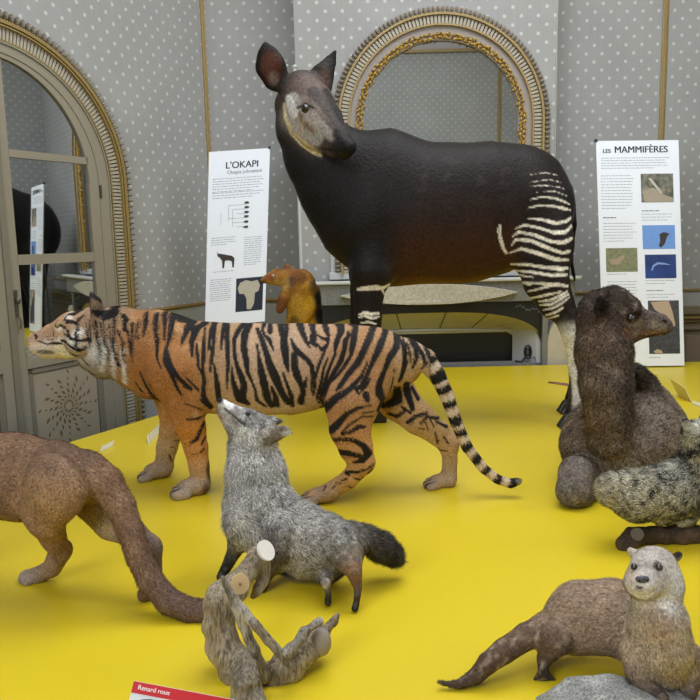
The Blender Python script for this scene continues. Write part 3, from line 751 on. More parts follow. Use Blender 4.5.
# ---- stripes, traced in the animal's side view (u = along the body, v = height), the same on both flanks
YS = 2.76
def uv_of(px, py, Y=None):
    p = P(px, py, Y or (ty(px) - .12)); return p[0], p[2]
def SL(off, sc, *lines):
    """lines given as 'x,y[,halfwidth] ...' in a close-up of scale sc that starts at off"""
    out = []
    for l in lines:
        q = []; w = None
        for tok in l.split():
            a = [float(z) for z in tok.split(',')]
            if len(a) > 2: w = a[2]
            q.append((*uv_of(off[0] + a[0] / sc, off[1] + a[1] / sc), w / sc * .0044))
        out.append(q)
    return out
TS = []
TS += SL((190, 310), 7, # flank, first close-up
  '60,110,14 25,160,20 10,220,14 18,300,8', '80,140,7 90,220,9 98,330,9 92,420,10 105,500,11 95,590,12 130,690,14', '40,240,6 55,320,9 65,410,6',
  '140,110,22 128,180,16 125,280,8', '150,130,9 158,230,14 152,330,12 145,430,7', '225,100,24 212,170,14 215,280,7', '240,130,12 255,250,17 268,370,14 262,460,11 258,550,5',
  '170,380,7 185,470,14 196,560,20 200,640,20', '390,95,18 330,140,16 300,210,14 310,310,14 330,390,14 360,460,20 380,520,20 370,600,24',
  '295,400,7 300,480,12 320,560,20 350,620,34 400,665,16', '400,110,18 370,180,24 370,260,22 392,350,20 405,430,14 435,500,9 460,570,10 465,640,12 520,690,10',
  '455,150,10 495,220,16 530,300,20 560,390,26 600,480,28 640,580,22 680,660,20', '465,250,8 480,330,12 500,430,22 520,530,28 535,620,26 560,690,16',
  '500,100,20 490,150,9 510,190,8 548,220,14 580,285,6', '540,110,14 548,170,14', '570,540,8 590,600,16 600,680,20', '650,440,7 680,520,10 700,580,12')
TS += SL((250, 310), 7,
  '195,110,20 215,170,22 230,200,22 240,290,26 255,370,18 270,430,7', '235,100,16 250,150,12 248,200,12', '235,450,7 265,540,12 290,620,16 290,690,12',
  '280,210,6 310,270,16 350,310,16 400,350,16 435,400,16 438,470,12 430,560,7 440,610,6', '310,310,18 310,390,20 330,460,24 355,520,20 370,580,20 350,660,22', '395,480,8 380,540,16',
  '330,100,24 350,150,22 385,220,14 415,270,6', '420,110,20 438,170,18 435,230,22 460,265,8', '470,190,5 510,215,9 545,215,12 540,250,9 500,285,12 470,250,6', '510,105,20 530,150,20 548,190,10',
  '600,110,20 640,150,18', '620,150,14 620,210,12 595,290,6', '540,255,6 510,320,10 480,390,12 458,470,10 452,560,7 445,600,5', '545,340,6 515,410,9 500,500,10 480,580,12 460,650,6',
  '700,180,8 665,220,14 660,270,12 640,330,12 605,385,5', '600,300,7 570,370,9 540,450,10 520,530,12 500,600,12 485,670,7')
TS += SL((290, 310), 5.83,
  '385,90,18 375,160,16 360,230,14 355,260,8 310,330,10 260,390,8 215,430,5', '500,100,16 460,170,18 420,250,16 395,300,18 340,360,16 290,430,12 270,450,5',
  '575,120,16 530,200,18 490,280,14 450,360,12 420,430,14 380,440,8 400,470,5', '450,300,5 410,380,10 350,440,14 270,490,18 210,550,22 185,600,14',
  '465,390,6 440,430,8 405,470,4', '640,160,16 625,230,18 580,290,14 545,360,14 515,440,16 520,480,22 545,530,16 520,580,14', '665,150,5 680,240,8 675,330,10 660,400,9 645,440,4',
  '340,140,7 320,230,9 300,290,11 265,345,12 225,420,10 190,500,12 160,560,6', '310,90,9 300,130,18 265,200,11 260,245,5', '350,90,18 385,110,12',
  '440,480,18 450,510,12', '470,540,6 400,545,9 330,580,12 280,640,18 240,690,14', '480,580,6 420,580,5', '480,610,5 420,600,4 350,640,7 300,690,6')
TS += SL((340, 310), 7,
  '400,190,14 405,260,18 345,330,16 310,420,16 275,520,16', '430,200,5 455,300,12 462,390,18 440,470,14 415,520,6', '465,190,8 500,230,10 540,290,16 545,350,14 520,430,7',
  '480,250,6 500,330,7 500,390,4', '490,200,12 540,250,12 590,330,12 610,400,10 580,440,6', '610,280,12 650,360,14 655,440,12 650,500,7', '690,380,14 700,450,12', '380,430,7 382,440,7', '375,480,5 370,520,5 355,590,5')
TS += SL((290, 400), 5.83, # hind leg
  '240,215,14 300,200,10 370,210,12 430,250,16 455,300,20 420,335,16 370,345,7', '430,140,10 400,135,12 350,160,9 300,175,5', '280,290,18 330,285,16 390,300,12 440,320,14', '485,370,6 440,390,7 400,400,8 360,400,7 330,410,10 345,420,5',
  '480,400,8 455,415,6 470,420,5', '230,160,14 270,120,16 330,60,12', '420,440,4 430,455,4', '300,450,5 330,440,4', '380,440,5 420,460,5', '250,490,5 270,475,4', '200,500,4 210,480,4', '340,480,4 360,500,4', '270,460,3 300,465,3')
TS += SL((100, 290), 5.83, # shoulder
  '240,150,14 250,200,14 245,270,7', '205,180,7 210,290,6', '300,160,16 310,220,14 325,300,8 345,370,6 385,440,4', '345,150,14 362,210,11 370,290,6', '395,150,20 400,230,14 395,330,11 405,400,14 440,470,11 470,560,8 490,600,5',
  '330,260,5 345,340,6 360,400,4', '410,350,5 440,430,10 480,500,11 540,570,8', '470,165,10 510,200,22 490,240,18 470,320,7', '590,210,14 530,240,14 525,310,14 540,380,8', '515,500,4 575,580,7', '500,550,4 540,575,5',
  '230,480,5 260,580,9 300,680,10', '300,530,4 330,610,7 360,690,8', '190,550,5 225,610,7', '560,340,6 575,440,6 600,490,8', '595,240,7 600,330,10 600,420,10 610,520,10 600,620,12 640,690,12', '440,170,22 510,190,18')
TS += SL((130, 400), 7, # fore legs
  '510,170,8 490,220,12 470,270,14 430,295,9', '510,120,5 470,130,10 400,125,5', '400,10,5 470,50,4 500,75,5', '520,270,6 500,310,8', '515,345,7 495,365,7', '200,0,12 230,70,12 265,130,10', '120,0,10 150,50,6', '500,0,12 550,70,12',
  '285,290,6 340,315,6', '270,335,4 345,360,7', '310,360,4 340,410,8', '430,380,2 500,370,3', '380,300,2 430,320,2', '290,180,3 300,200,5', '290,270,6 330,275,6')
TS += SL((130, 400), 7, '265,200,4 300,215,5', '255,240,3 300,250,5', '240,330,3 290,345,6 335,340,6', '225,380,3 270,395,5', '290,410,5 320,425,6 350,400,7', '205,430,3 230,440,3', '270,440,4 300,450,5', '265,480,8 260,540,9', '190,480,4 205,540,5')
TS += SL((380, 320), 3.887, '0,330,6 20,370,8', '95,370,5 130,395,5', '140,300,6 165,345,7', '235,500,3 250,520,3', '250,560,3 285,565,3', '270,500,3 290,530,3', '195,600,3 215,590,3', # far thigh
  '75,290,14 80,340,18 40,360,12', '110,270,12 120,320,14 140,380,10', '105,390,6 75,410,8 40,400,6', '200,400,5 150,410,7 120,435,7', '250,430,6 200,415,5 170,440,5', '215,430,3 230,460,3', '190,430,3 205,470,3', '240,440,4 285,465,6', '165,460,3 190,465,3', '235,480,3 245,530,3', '60,270,4 70,330,4')
TS += SL((20, 280), 5.83, # head and neck
  '390,80,6 440,110,16 500,150,26 520,200,22 470,215,24 430,190,16', '270,190,9 290,185,9', '320,180,7 280,210,8 240,210,5 230,240,6 280,245,6 300,260,7 340,215,6', '185,280,4 210,270,7 245,285,6', '245,255,5 280,255,5',
  '260,300,8 300,340,8 340,350,7 380,350,7', '310,230,5 320,300,9 330,345,9 325,400,10', '225,360,7 270,360,6 300,385,7 340,410,9 370,390,6', '370,260,4 380,330,9 395,370,6', '240,320,4 280,330,6', '290,430,5 310,445,6',
  '530,240,11 540,330,8 535,400,6 560,500,12', '580,220,12 600,290,14', '640,260,10 650,350,5 650,420,5', '430,240,5 440,340,5', '470,240,4 490,340,5', '590,400,4 600,480,6', '565,210,8 600,240,14', '490,410,4 500,480,4', '165,310,3 170,335,3')
MOUTH = SL((20, 280), 5.83, '60,370,4 90,375,4 130,385,5 180,375,8 230,380,6', '35,335,6 50,345,8 45,360,5', '120,360,2 170,355,2', '110,345,2 160,340,2')
TS += SL((20, 280), 5.83, '385,240,4 400,330,7 395,400,5', '410,260,4 430,330,6 450,420,7 440,500,5', '455,250,5 470,330,6 500,420,7 495,490,5', '505,260,5 520,340,6 530,420,5', '560,300,6 590,360,8 600,440,6', '340,470,5 370,500,5', '620,300,6 640,400,7 655,480,5')
tail_pts = tp(tl, -.02)
def tiger_paint(X, C, N):
    ref = np.stack([X[:, 0], X[:, 2]], 1)
    n1 = fnoise(X, 60, 3)
    # pale belly, inner legs, orange shoulder
    z = X[:, 2]
    C = blend(C, .55 * sstep(n1, .2, .9), '#c49a70')
    C = spot(C, X, P(160, 380, 2.8), (.16, .3, .15), '#975f2e', .5, .6)
    C = spot(C, X, P(345, 380, 2.7), (.14, .2, .22), '#a37048', .5, .4)
    # face patches
    for (a, b, r, col) in ((66, 318, 5, '#e6ded2'), (57, 328, 4.5, '#e0d6c8'), (79, 332, 4.5, '#e8e2da'), (76, 341, 7, '#e0d8cc'), (60, 342, 5, '#ddd2c2'), (45, 348, 6, '#cdbda8'), (95, 352, 10, '#cfc9c2'), (102, 345, 9, '#a9a198'), (60, 354, 9, '#d9cfae')):
        p = P(a, b, ty(a) - .09); C = spot(C, X, p, (r * .0038, .2, r * .0038), col, .35, .85)
    C = spot(C, X, P(48, 351, ty(48) - .03), (.045, .2, .010), '#4a403a', .35, .8)
    C = spot(C, X, P(28.5, 341, ty(30)), .012, '#3a2c2a', .3, .8)
    for a, b, c_, d_ in ((102, 350, 96, 372), (112, 345, 108, 378), (122, 350, 120, 385)):
        C = stripes(C, X, ref, [[(*uv_of(a, b), .010), (*uv_of(c_, d_), .008)]], '#dcd8d2', .006)
    C = spot(C, X, P(44, 334, ty(40)), (.06, .05, .03), '#a8897c', .5, .6)
    wob = .14 * fnoise(X, 45, 5, 2)
    far = X[:, 1] > 1e9
    Cs = stripes(C, X, ref, TS, '#1d1a19', .0016, wob)
    # the tail carries rings instead
    d = np.full(len(X), 9.); s_ = np.zeros(len(X)); acc = 0
    for i in range(1, len(tail_pts) - 1):
        a, b = tail_pts[i][0], tail_pts[i + 1][0]; ab = b - a; L = np.linalg.norm(ab)
        t = np.clip(((X - a) @ ab) / (L * L), 0, 1); dd = np.linalg.norm(X - a - t[:, None] * ab, axis=1) - tail_pts[i][1]
        m = dd < d; d[m] = dd[m]; s_[m] = acc + t[m] * L; acc += L
    on = (d < .012) & (X[:, 0] > P(430, 360, 2.75)[0]) 
    ring = np.sin(s_ * 2 * math.pi / .058 + .6 * fnoise(X, 40, 9)) 
    Ct = blend(C, sstep(ring, -.1, .25), '#1d1a19'); Ct = blend(Ct, sstep(s_, acc * .93, acc * .96), '#1d1a19'); Ct = blend(Ct, (1 - sstep(ring, -.9, -.3)) * .5, '#d9cfc2')
    Cs[on] = Ct[on]
    for g in GAPS: Cs = spot(Cs, X, g, (.030, .007, .028), '#141110', .35, .9)  # crease shade between the toes, painted into the coat
    Cs = stripes(Cs, X, ref, MOUTH, '#2a2220', .0015)
    # dark pads / carpals
    Cs = spot(Cs, X, P(210, 470, nf), (.012, .06, .04), '#2a2522', .4, .8)
    Cs = spot(Cs, X, P(207, 487, nf), (.015, .06, .03), '#3a322c', .5, .7)
    return Cs
FUR = fur_mat('fur', .7, .2)
to = furred(TB, 'body', tg_, tiger_paint, 120000, .0022, FUR, jitter=.2, shade=.2, seed=2)
eye_at(tg_, TB, 57.5, 325.5, .011, (-.5, -.8, .1), '#7a6a30')
b = MB()
for i, (x0, y0, x1, y1) in enumerate(((46, 346, 26, 352), (46, 348, 28, 356), (47, 350, 32, 359), (48, 345, 30, 347))):
    b.tube([P(x0, y0, ty(46) - .05), P((x0 + x1) / 2, (y0 + y1) / 2 - 1.2, ty(46) - .08), P(x1, y1, ty(46) - .10)], .0004, 3)
b.build('whiskers', mat('whisker', '#d8d4cc', .5), tg_)
# ================================================================== okapi
OY = 3.88; k_ = OY / F
def op(lst, dy=0): return [(P(a[0], a[1], OY + dy + (a[3] if len(a) > 3 else 0)), a[2] * (OY + dy) / F) for a in lst]
ok = empty('okapi', tuple(G(470, 420)), 'tall dark brown okapi with white striped hindquarters standing at the back of the platform', 'okapi')
OB = Body(.0068)
DK, DKB, BR = '#1b1615', '#1f1815', '#3d2618'
OB.chain(op([(383, 206, 64), (425, 214, 64.5), (465, 214, 64), (500, 207, 60), (522, 203, 49)]), q=.66, cols=[DK, DK, DKB, DK, DK], L=.006, k=.07, lay=.12, dens=.8)
OB.chain(op([(520, 196, 44), (534, 212, 36)]), q=.75, c=DK, L=.006, k=.06, lay=.12)
OB.chain(op([(372, 222, 50), (385, 245, 40)]), q=.7, c=DK, L=.01, k=.08)
OB.chain(op([(353, 160, 21), (383, 162, 13)]), q=.6, c=DK, L=.006, k=.07)
# neck
OB.chain(op([(378, 190, 60), (348, 184, 49), (322, 155, 37), (303, 128, 26), (294, 106, 19)]), q=.62, cols=[DK, DK, DK, DKB, '#3a302c'], L=.006, flow=-1, k=.05, lay=.12)
# head, turned over its shoulder towards the right
hy = [(-.02), (-.10), (-.20), (-.27), (-.31)]
OB.chain(op([(303, 94, 22, -.03), (312, 106, 21, -.10), (323, 120, 17.5, -.18), (336, 136, 12.5, -.26), (345, 146, 9.5, -.31)]), q=.92, cols=['#4c413c', '#6a5d56', '#75685f', '#453a36', '#1f1b1b'], L=.006, flow=-1, k=.03, lay=.1)
OB.chain(op([(298, 118, 15, -.06), (314, 134, 13, -.14), (334, 147, 9.5, -.25), (343, 151, 7, -.30)]), q=.8, cols=['#a1968c', '#9a8d80', '#4e443e', '#221e1d'], L=.006, flow=-1, k=.03, lay=.1)
OB.ball(P(349, 147, OY - .34), 6.5 * k_, c='#181616', L=.003, k=.02)
OB.ball(P(337, 118, OY - .14), 6 * k_, c='#3a322f', L=.004, k=.02)
# brow, ears
OB.ball(P(305, 103, OY - .17), 6 * k_, c='#8d837b', L=.004, k=.03)
OB.chain([(P(285, 88, OY - .06), 6.5 * k_), (P(276, 78, OY - .07), 12 * k_), (P(270.5, 66, OY - .08), 14 * k_), (P(268, 56, OY - .08), 10.5 * k_), (P(266, 47, OY - .08), 5 * k_)], q=.38, c='#16120f', L=.006, k=.015, lay=.1)
OB.chain([(P(276, 77, OY - .135), 7.5 * k_), (P(270.5, 67, OY - .15), 10.5 * k_), (P(268, 57, OY - .145), 7 * k_)], sub=True, q=.40, k=.01)
OB.chain([(P(320, 86, OY - .03), 12 * k_), (P(322, 76, OY - .02), 11.5 * k_), (P(330, 62, OY), 6.5 * k_), (P(336.5, 49, OY), 1.4 * k_)], q=.40, c='#181311', L=.006, k=.015, lay=.1)
OB.chain([(P(324, 79, OY - .095), 6.5 * k_), (P(331, 63, OY - .055), 3.2 * k_)], sub=True, q=.40, k=.01)
# hind legs (near, far)
for dy, dx, hoof in ((-.15, 0, (573, 424)), (.15, 4, (572, 409))):
    hyv = G(*hoof)[1]; Yh = OY + dy
    OB.chain([(P(527, 212, OY + dy * .55), 41 * k_), (P(541, 246, OY + dy * .8), 31 * k_), (P(546, 280, Yh), 21.5 * k_), (P(556, 302, Yh), 17 * k_), (P(567, 317, Yh), 12 * k_)], q=.62, c='#231a18', L=.004, k=.05, lay=.1)
    hp = P(hoof[0] + 3, hoof[1] - 14, hyv)
    OB.chain([(P(567, 318, Yh), 11 * k_), (P(568.5 + dx * .2, 326, Yh), 9.6 * k_), (P(570 + dx * .3, 333, Yh), 8.4 * k_), (P(574 + dx * .4, 352, Yh * .5 + hyv * .5), 7.4 * k_), (P(577, 385, hyv), 7.4 * k_), (P(576, hoof[1] - 20, hyv), 8.6 * k_), (P(571, hoof[1] - 9, hyv), 7.2 * k_)], q=.85,
             cols=['#2a2321', '#bdb8ae', '#d9d5ce', '#e0ddd7', '#d6d2cd', '#b2aca6', '#3a3230'], L=.004, k=.015, lay=.1)
# fore legs (near, far)
for dy, x0, hoof in ((-.13, 0, (379, 420)), (.14, -9, (362, 410))):
    hyv = G(*hoof)[1]; Yh = OY + dy
    OB.chain([(P(378, 240, OY + dy * .5), 36 * k_), (P(372 + x0 * .3, 272, Yh), 21 * k_), (P(369 + x0 * .5, 292, Yh), 14.5 * k_), (P(368 + x0 * .6, 318, Yh), 13 * k_), (P(370 + x0 * .7, 345, Yh), 11.5 * k_)], q=.75, c='#1c1716', L=.004, k=.04, lay=.1)
    OB.chain([(P(370 + x0 * .7, 345, Yh), 11.5 * k_), (P(373 + x0, 372, Yh * .5 + hyv * .5), 7.5 * k_), (P(hoof[0], hoof[1] - 20, hyv), 8.6 * k_), (P(hoof[0], hoof[1] - 9, hyv), 7.4 * k_)], q=.85, cols=['#2a2220', '#bdb6ab', '#b0a89e', '#2a2422'], L=.006, k=.015)
# tail
OB.chain(op([(566, 190, 7), (572.5, 205, 3.2), (575, 225, 2.2), (572.5, 245, 1.8), (571.5, 262, 2.0), (573.5, 274, 2.2), (575, 281, 1.0)]), c='#171413', L=.004, k=.01, lay=.1)
# white stripes, traced in side view
def ouv(px, py): p = P(px, py, OY - .17); return p[0], p[2]
def OS(off, sc, *lines):
    out = []
    for l in lines:
        q = []; w = None
        for tok in l.split():
            a = [float(z) for z in tok.split(',')]
            if len(a) > 2: w = a[2]
            q.append((*ouv(off[0] + a[0] / sc, off[1] + a[1] / sc), w / sc * .0050))
        out.append(q)
    return out
WS = OS((400, 100), 3.5, '440,305,.5 500,300,.9 560,305,1.0 585,312,.6', '455,262,.3 510,254,.7 560,262,.6',
  '450,290,.7 520,278,1.1 570,288,.8', '470,325,.8 540,320,1.3 590,335,1', '450,350,1.5 490,340,2.5 540,345,3.5 575,355,3.5 603,365,2', '440,380,1.5 480,370,3.5 530,372,4.5 575,380,4.5 605,385,3',
  '440,415,1.8 490,420,4 540,432,5 580,425,5 606,412,4', '400,450,1.5 430,438,4 480,448,4.5 530,465,5.5 575,462,5.5 606,440,4.5', '388,480,1.5 410,462,4.5 460,472,5 520,495,6 560,500,6.5 600,485,5',
  '388,510,2 400,488,5 450,492,5 510,518,6 560,535,6.5 590,530,5', '385,535,2 420,520,5 470,535,6 530,555,6.5 585,560,5', '395,575,3 440,575,5 500,585,6 560,590,6 585,588,4', '410,598,3 460,602,5 520,612,6 580,610,4',
  '345,440,2 345,480,5 360,520,5 372,535,4', '335,465,1.5 340,440,2', '430,640,3 480,640,5 540,645,6 582,650,4', '415,625,3 425,650,4')
WS += OS((440, 250), 4.375,
  '385,180,3 450,160,6 500,145,6 545,155,4', '400,210,4 450,195,6 520,180,3', '430,225,3 480,215,6 520,195,7 550,180,4', '435,240,2 480,235,6 530,205,6 556,192,4', '450,262,2 490,250,5 520,232,5 560,205,3',
  '465,285,3 500,270,6 530,250,5', '478,300,3 510,285,5', '340,140,4 390,150,4', '345,110,3 400,118,3')
WS += OS((320, 250), 5.38,
  '205,212,7 240,205,11 300,200,13 340,205,11 372,188,8', '335,215,5 350,240,7', '210,348,5 240,335,8 280,345,8 315,342,6', '210,362,4 240,352,7 280,368,7 318,360,4', '220,392,3 260,385,6 300,398,5')
def okapi_paint(X, C, N):
    n = fnoise(X, 14, 11); ref = np.stack([X[:, 0], X[:, 2]], 1)
    z = X[:, 2]
    x0, zb = P(440, 284, OY)[0], P(440, 284, OY)[2]
    trunk = sstep(X[:, 0], P(375, 200, OY)[0], P(410, 200, OY)[0]) * (1 - sstep(X[:, 0], P(500, 200, OY)[0], P(520, 200, OY)[0]))
    C = blend(C, trunk * (1 - sstep(z, zb + .04, zb + .50 + .1 * n)) * .8, '#47291a')
    C = blend(C, trunk * (1 - sstep(z, zb - .01, zb + .07 + .03 * n)) * .7, '#6b4322')
    # face
    hd = (1 - sstep(X[:, 0], P(356, 120, OY - .3)[0], P(362, 120, OY - .3)[0])) * sstep(X[:, 2], P(320, 165, OY - .2)[2], P(320, 158, OY - .2)[2]) * (1 - sstep(X[:, 1], OY - .02, OY + .03))
    C0 = C.copy(); hu = np.stack([X[:, 0], X[:, 2]], 1)
    def hl(pts, col, am, soft=.010):
        nonlocal C
        C2 = stripes(C, X, hu, [[(*P(a, b, OY - .2)[[0, 2]], w * k_) for a, b, w in pts]], col, soft); C = C + (C2 - C) * am
    hl([(300, 84, 10), (318, 88, 8)], '#5b4c44', .8)
    hl([(292, 97, 6), (296, 112, 9), (303, 126, 10), (316, 138, 8)], '#a8a098', .95)
    hl([(287, 95, 3), (290, 103, 4.5), (294, 112, 4)], '#e2e0de', .95, .006)
    hl([(312, 118, 5), (322, 130, 5), (332, 140, 4)], '#a39a90', .7)
    hl([(299, 113, 1.5), (304, 124, 2), (313, 132, 2)], '#7a5a3c', .7, .005)
    hl([(303, 121, 2), (300, 132, 2)], '#c4a87c', .5, .006)
    hl([(282, 100, 1.5), (284, 115, 2), (290, 129, 2.2), (301, 141, 2.4), (313, 150, 2.2), (320, 154, 1.5)], '#d6c69c', .9, .004)
    hl([(313, 92, 6), (324, 105, 5), (334, 119, 5), (344, 134, 5)], '#332c2b', .85)
    hl([(326, 90, 4), (333, 104, 4), (343, 122, 4)], '#231f1f', .9)
    hl([(338, 138, 5), (350, 147, 6)], '#1b1819', .9)
    hl([(322, 150, 1), (334, 153, 1.5), (346, 155, 1.5)], '#15120f', .8, .004)
    hl([(297, 107.5, 1), (306, 105, 1.6), (314, 109.5, 1)], '#1c1614', .9, .004)
    C = C0 + (C - C0) * hd[:, None]
    C = spot(C, X, P(271, 67, OY - .11), (9.5 * k_, .05, 15 * k_), '#46210f', .35, .95)
    C = spot(C, X, P(273, 78, OY - .11), (5 * k_, .05, 6 * k_), '#6a5a50', .5, .8)
    C = spot(C, X, P(325, 78, OY - .06), (5.5 * k_, .05, 12 * k_), '#4a3830', .5, .8)
    C = spot(C, X, P(352, 145, OY - .40), (.012, .05, .008), '#080808', .3, .9)
    C = stripes(C, X, ref, WS, '#dad2c2', .0020, .25 * fnoise(X, 50, 13, 2))
    # dark front line of the cannon, brown hock
    for hoof in ((573, 424), (572, 409)):
        p = G(*hoof); C = spot(C, X, p + np.array([-.030, 0, .15]), (.018, .05, .12), '#1b1716', .3, .95)
        C = spot(C, X, p + np.array([0, 0, .06]), (.06, .06, .03), '#1b1716', .3, .9)
    C = spot(C, X, P(572, 312, OY - .15), (8 * k_, .1, 9 * k_), '#1b1512', .5, .8)
    # curly highlights on the flank, painted into the coat as paler patches
    m = sstep(fnoise(X, 70, 15, 2), .35, .7) * np.exp(-(((X - P(455, 175, OY - .2)) / np.array([.42, .3, .13])) ** 2).sum(1))
    C = blend(C, m * .22, '#4a403c')
    return C
FURG = fur_mat('fur_glossy', .5, .16, grain=75., gamp=.35, bmp=.9)
furred(OB, 'body', ok, okapi_paint, 70000, .0032, FURG, jitter=.25, shade=.16, seed=3)
eye_at(ok, OB, 305.5, 108.5, .021, (.1, -1, 0), '#1c120c')
for (a, b) in ((566, 428), (565, 412.5), (375, 421), (358, 411)):
    for dy in (-.028, .028):
        g = G(a + 2, b); mb = MB()
        top = [(-.022, -.022), (.045, -.022), (.045, .022), (-.022, .022)]; bot = [(-.050, -.026), (.050, -.026), (.050, .026), (-.050, .026)]
        vs = [(g[0] + u, g[1] + dy + v, .0005) for u, v in bot] + [(g[0] + u + .012, g[1] + dy + v, .065) for u, v in top]
        mb.add(vs, [(0, 3, 2, 1), (4, 5, 6, 7), (0, 1, 5, 4), (1, 2, 6, 5), (2, 3, 7, 6), (3, 0, 4, 7)])
        mb.build('hoof', mat('hoof_black', '#1a1918', .35), ok, bevel=.008)
# ================================================================== camel calf
CY = 2.80
def cp(lst): return [(P(a[0], a[1], CY + (a[3] if len(a) > 3 else 0)), a[2] * (CY + (a[3] if len(a) > 3 else 0)) / F) for a in lst]
cm = empty('camel', tuple(G(625, 490)), 'dark brown woolly young camel lying down, head turned to the right', 'camel')
CB = Body(.0062)
CB.chain(cp([(624, 444, 55, .08), (628, 440, 57, .30), (634, 440, 46, .60), (640, 440, 34, .85)]), lat=(1, 0, 0), q=1.0, cols=['#7d7064', '#776a60', '#72665c', '#72665c'], L=.022, k=.08, lay=.4)
CB.chain(cp([(641, 398, 18, .12), (645, 402, 18, .3)]), lat=(1, 0, 0), c='#4a4039', L=.028, k=.06, lay=.5)
CB.chain(cp([(634, 376, 12, .06), (644, 385, 12, .12)]), c='#3f362f', L=.022, k=.04, lay=.6)
CB.chain(cp([(590, 428, 23, .10), (588, 440, 24, .08)]), c='#72655b', L=.022, k=.04, lay=.35)
CB.chain(cp([(648, 420, 26, .14), (655, 445, 30, .12)]), c='#72655b', L=.022, k=.05, lay=.35)
CB.chain(cp([(592, 448, 30, .08), (594, 478, 25, .06)]), c='#6a5c50', L=.02, k=.05, lay=.35)
CB.chain(cp([(655, 450, 32, .10), (655, 480, 26, .08)]), c='#6e6054', L=.02, k=.05, lay=.35)
# neck
CB.chain(cp([(610, 437, 21.5, -.07), (609, 415, 23.5, -.07), (606, 385, 25, -.07), (604, 352, 27, -.03), (602, 322, 24, 0)]), cols=['#7a6a5a', '#776756', '#6b5d51', '#66584d', '#574b43'], L=.022, flow=-1, k=.028, lay=.4)
# head
CB.chain(cp([(602, 311, 22, 0), (613, 306, 19, 0), (625, 311, 16.5, 0)]), c='#463c35', L=.015, flow=-1, k=.03, lay=.5)
CB.chain(cp([(628, 316, 14, 0), (645, 321, 10.8, -.01), (660, 323, 9.5, -.01), (665, 326, 8.0, -.01)]), q=.85, cols=['#51473f', '#5f554e', '#655b54', '#564c46'], L=.003, flow=-1, k=.02, lay=.2)
CB.chain(cp([(614, 333, 17, 0), (630, 331, 13, -.01), (648, 331, 6.8, -.01), (661, 331, 4.6, -.01)]), q=.85, cols=['#43372f', '#5a4434', '#4c3d33', '#43372f'], L=.005, flow=-1, k=.02, lay=.3)
CB.ball(cp([(634, 310, 6.5, -.05)])[0][0], 6.5 * .0037, c='#3a302b', L=.006, k=.015)
CB.chain(cp([(601, 316, 6, -.085), (602, 305, 6.5, -.10), (605, 296, 4.5, -.10)]), q=.5, c='#241e1b', L=.016, k=.012, lay=.5)
CB.chain(cp([(606, 300, 5, .09), (606, 293, 4.5, .10)]), q=.5, c='#2a2320', L=.012, k=.012)
CB.chain([(P(650, 328.6, CY - .095), 1.2 * .0037), (P(668, 329.5, CY - .075), 1.2 * .0037)], sub=True, k=.004)
# folded fore legs
gy = G(572, 508)[1]
CB.chain([(P(590, 470, gy + .25), 19 * .0035), (P(576, 473, gy + .08), 17.5 * .0035), (P(573, 491, gy + .02), 17 * .0035), (P(578, 494, gy + .03), 16 * .0035)], cols=['#6a6058', '#6f6761', '#6a625b', '#625850'], L=.009, k=.02, lay=.3)
CB.chain([(P(576, 492, gy + .03), 14 * .0035), (P(600, 488, gy + .14), 13 * .0035), (P(622, 480, gy + .35), 13 * .0035)], c='#4a413b', L=.009, k=.02)
CB.chain([(P(640, 478, gy + .22), 17 * .0035), (P(658, 490, gy + .10), 14 * .0035), (P(640, 492, gy + .18), 13 * .0035), (P(625, 486, gy + .35), 12 * .0035)], c='#4f453e', L=.010, k=.02)
CB.chain(cp([(690, 470, 26, .55), (700, 480, 18, .35), (690, 486, 14, .3)]), c='#4f443c', L=.012, k=.03)
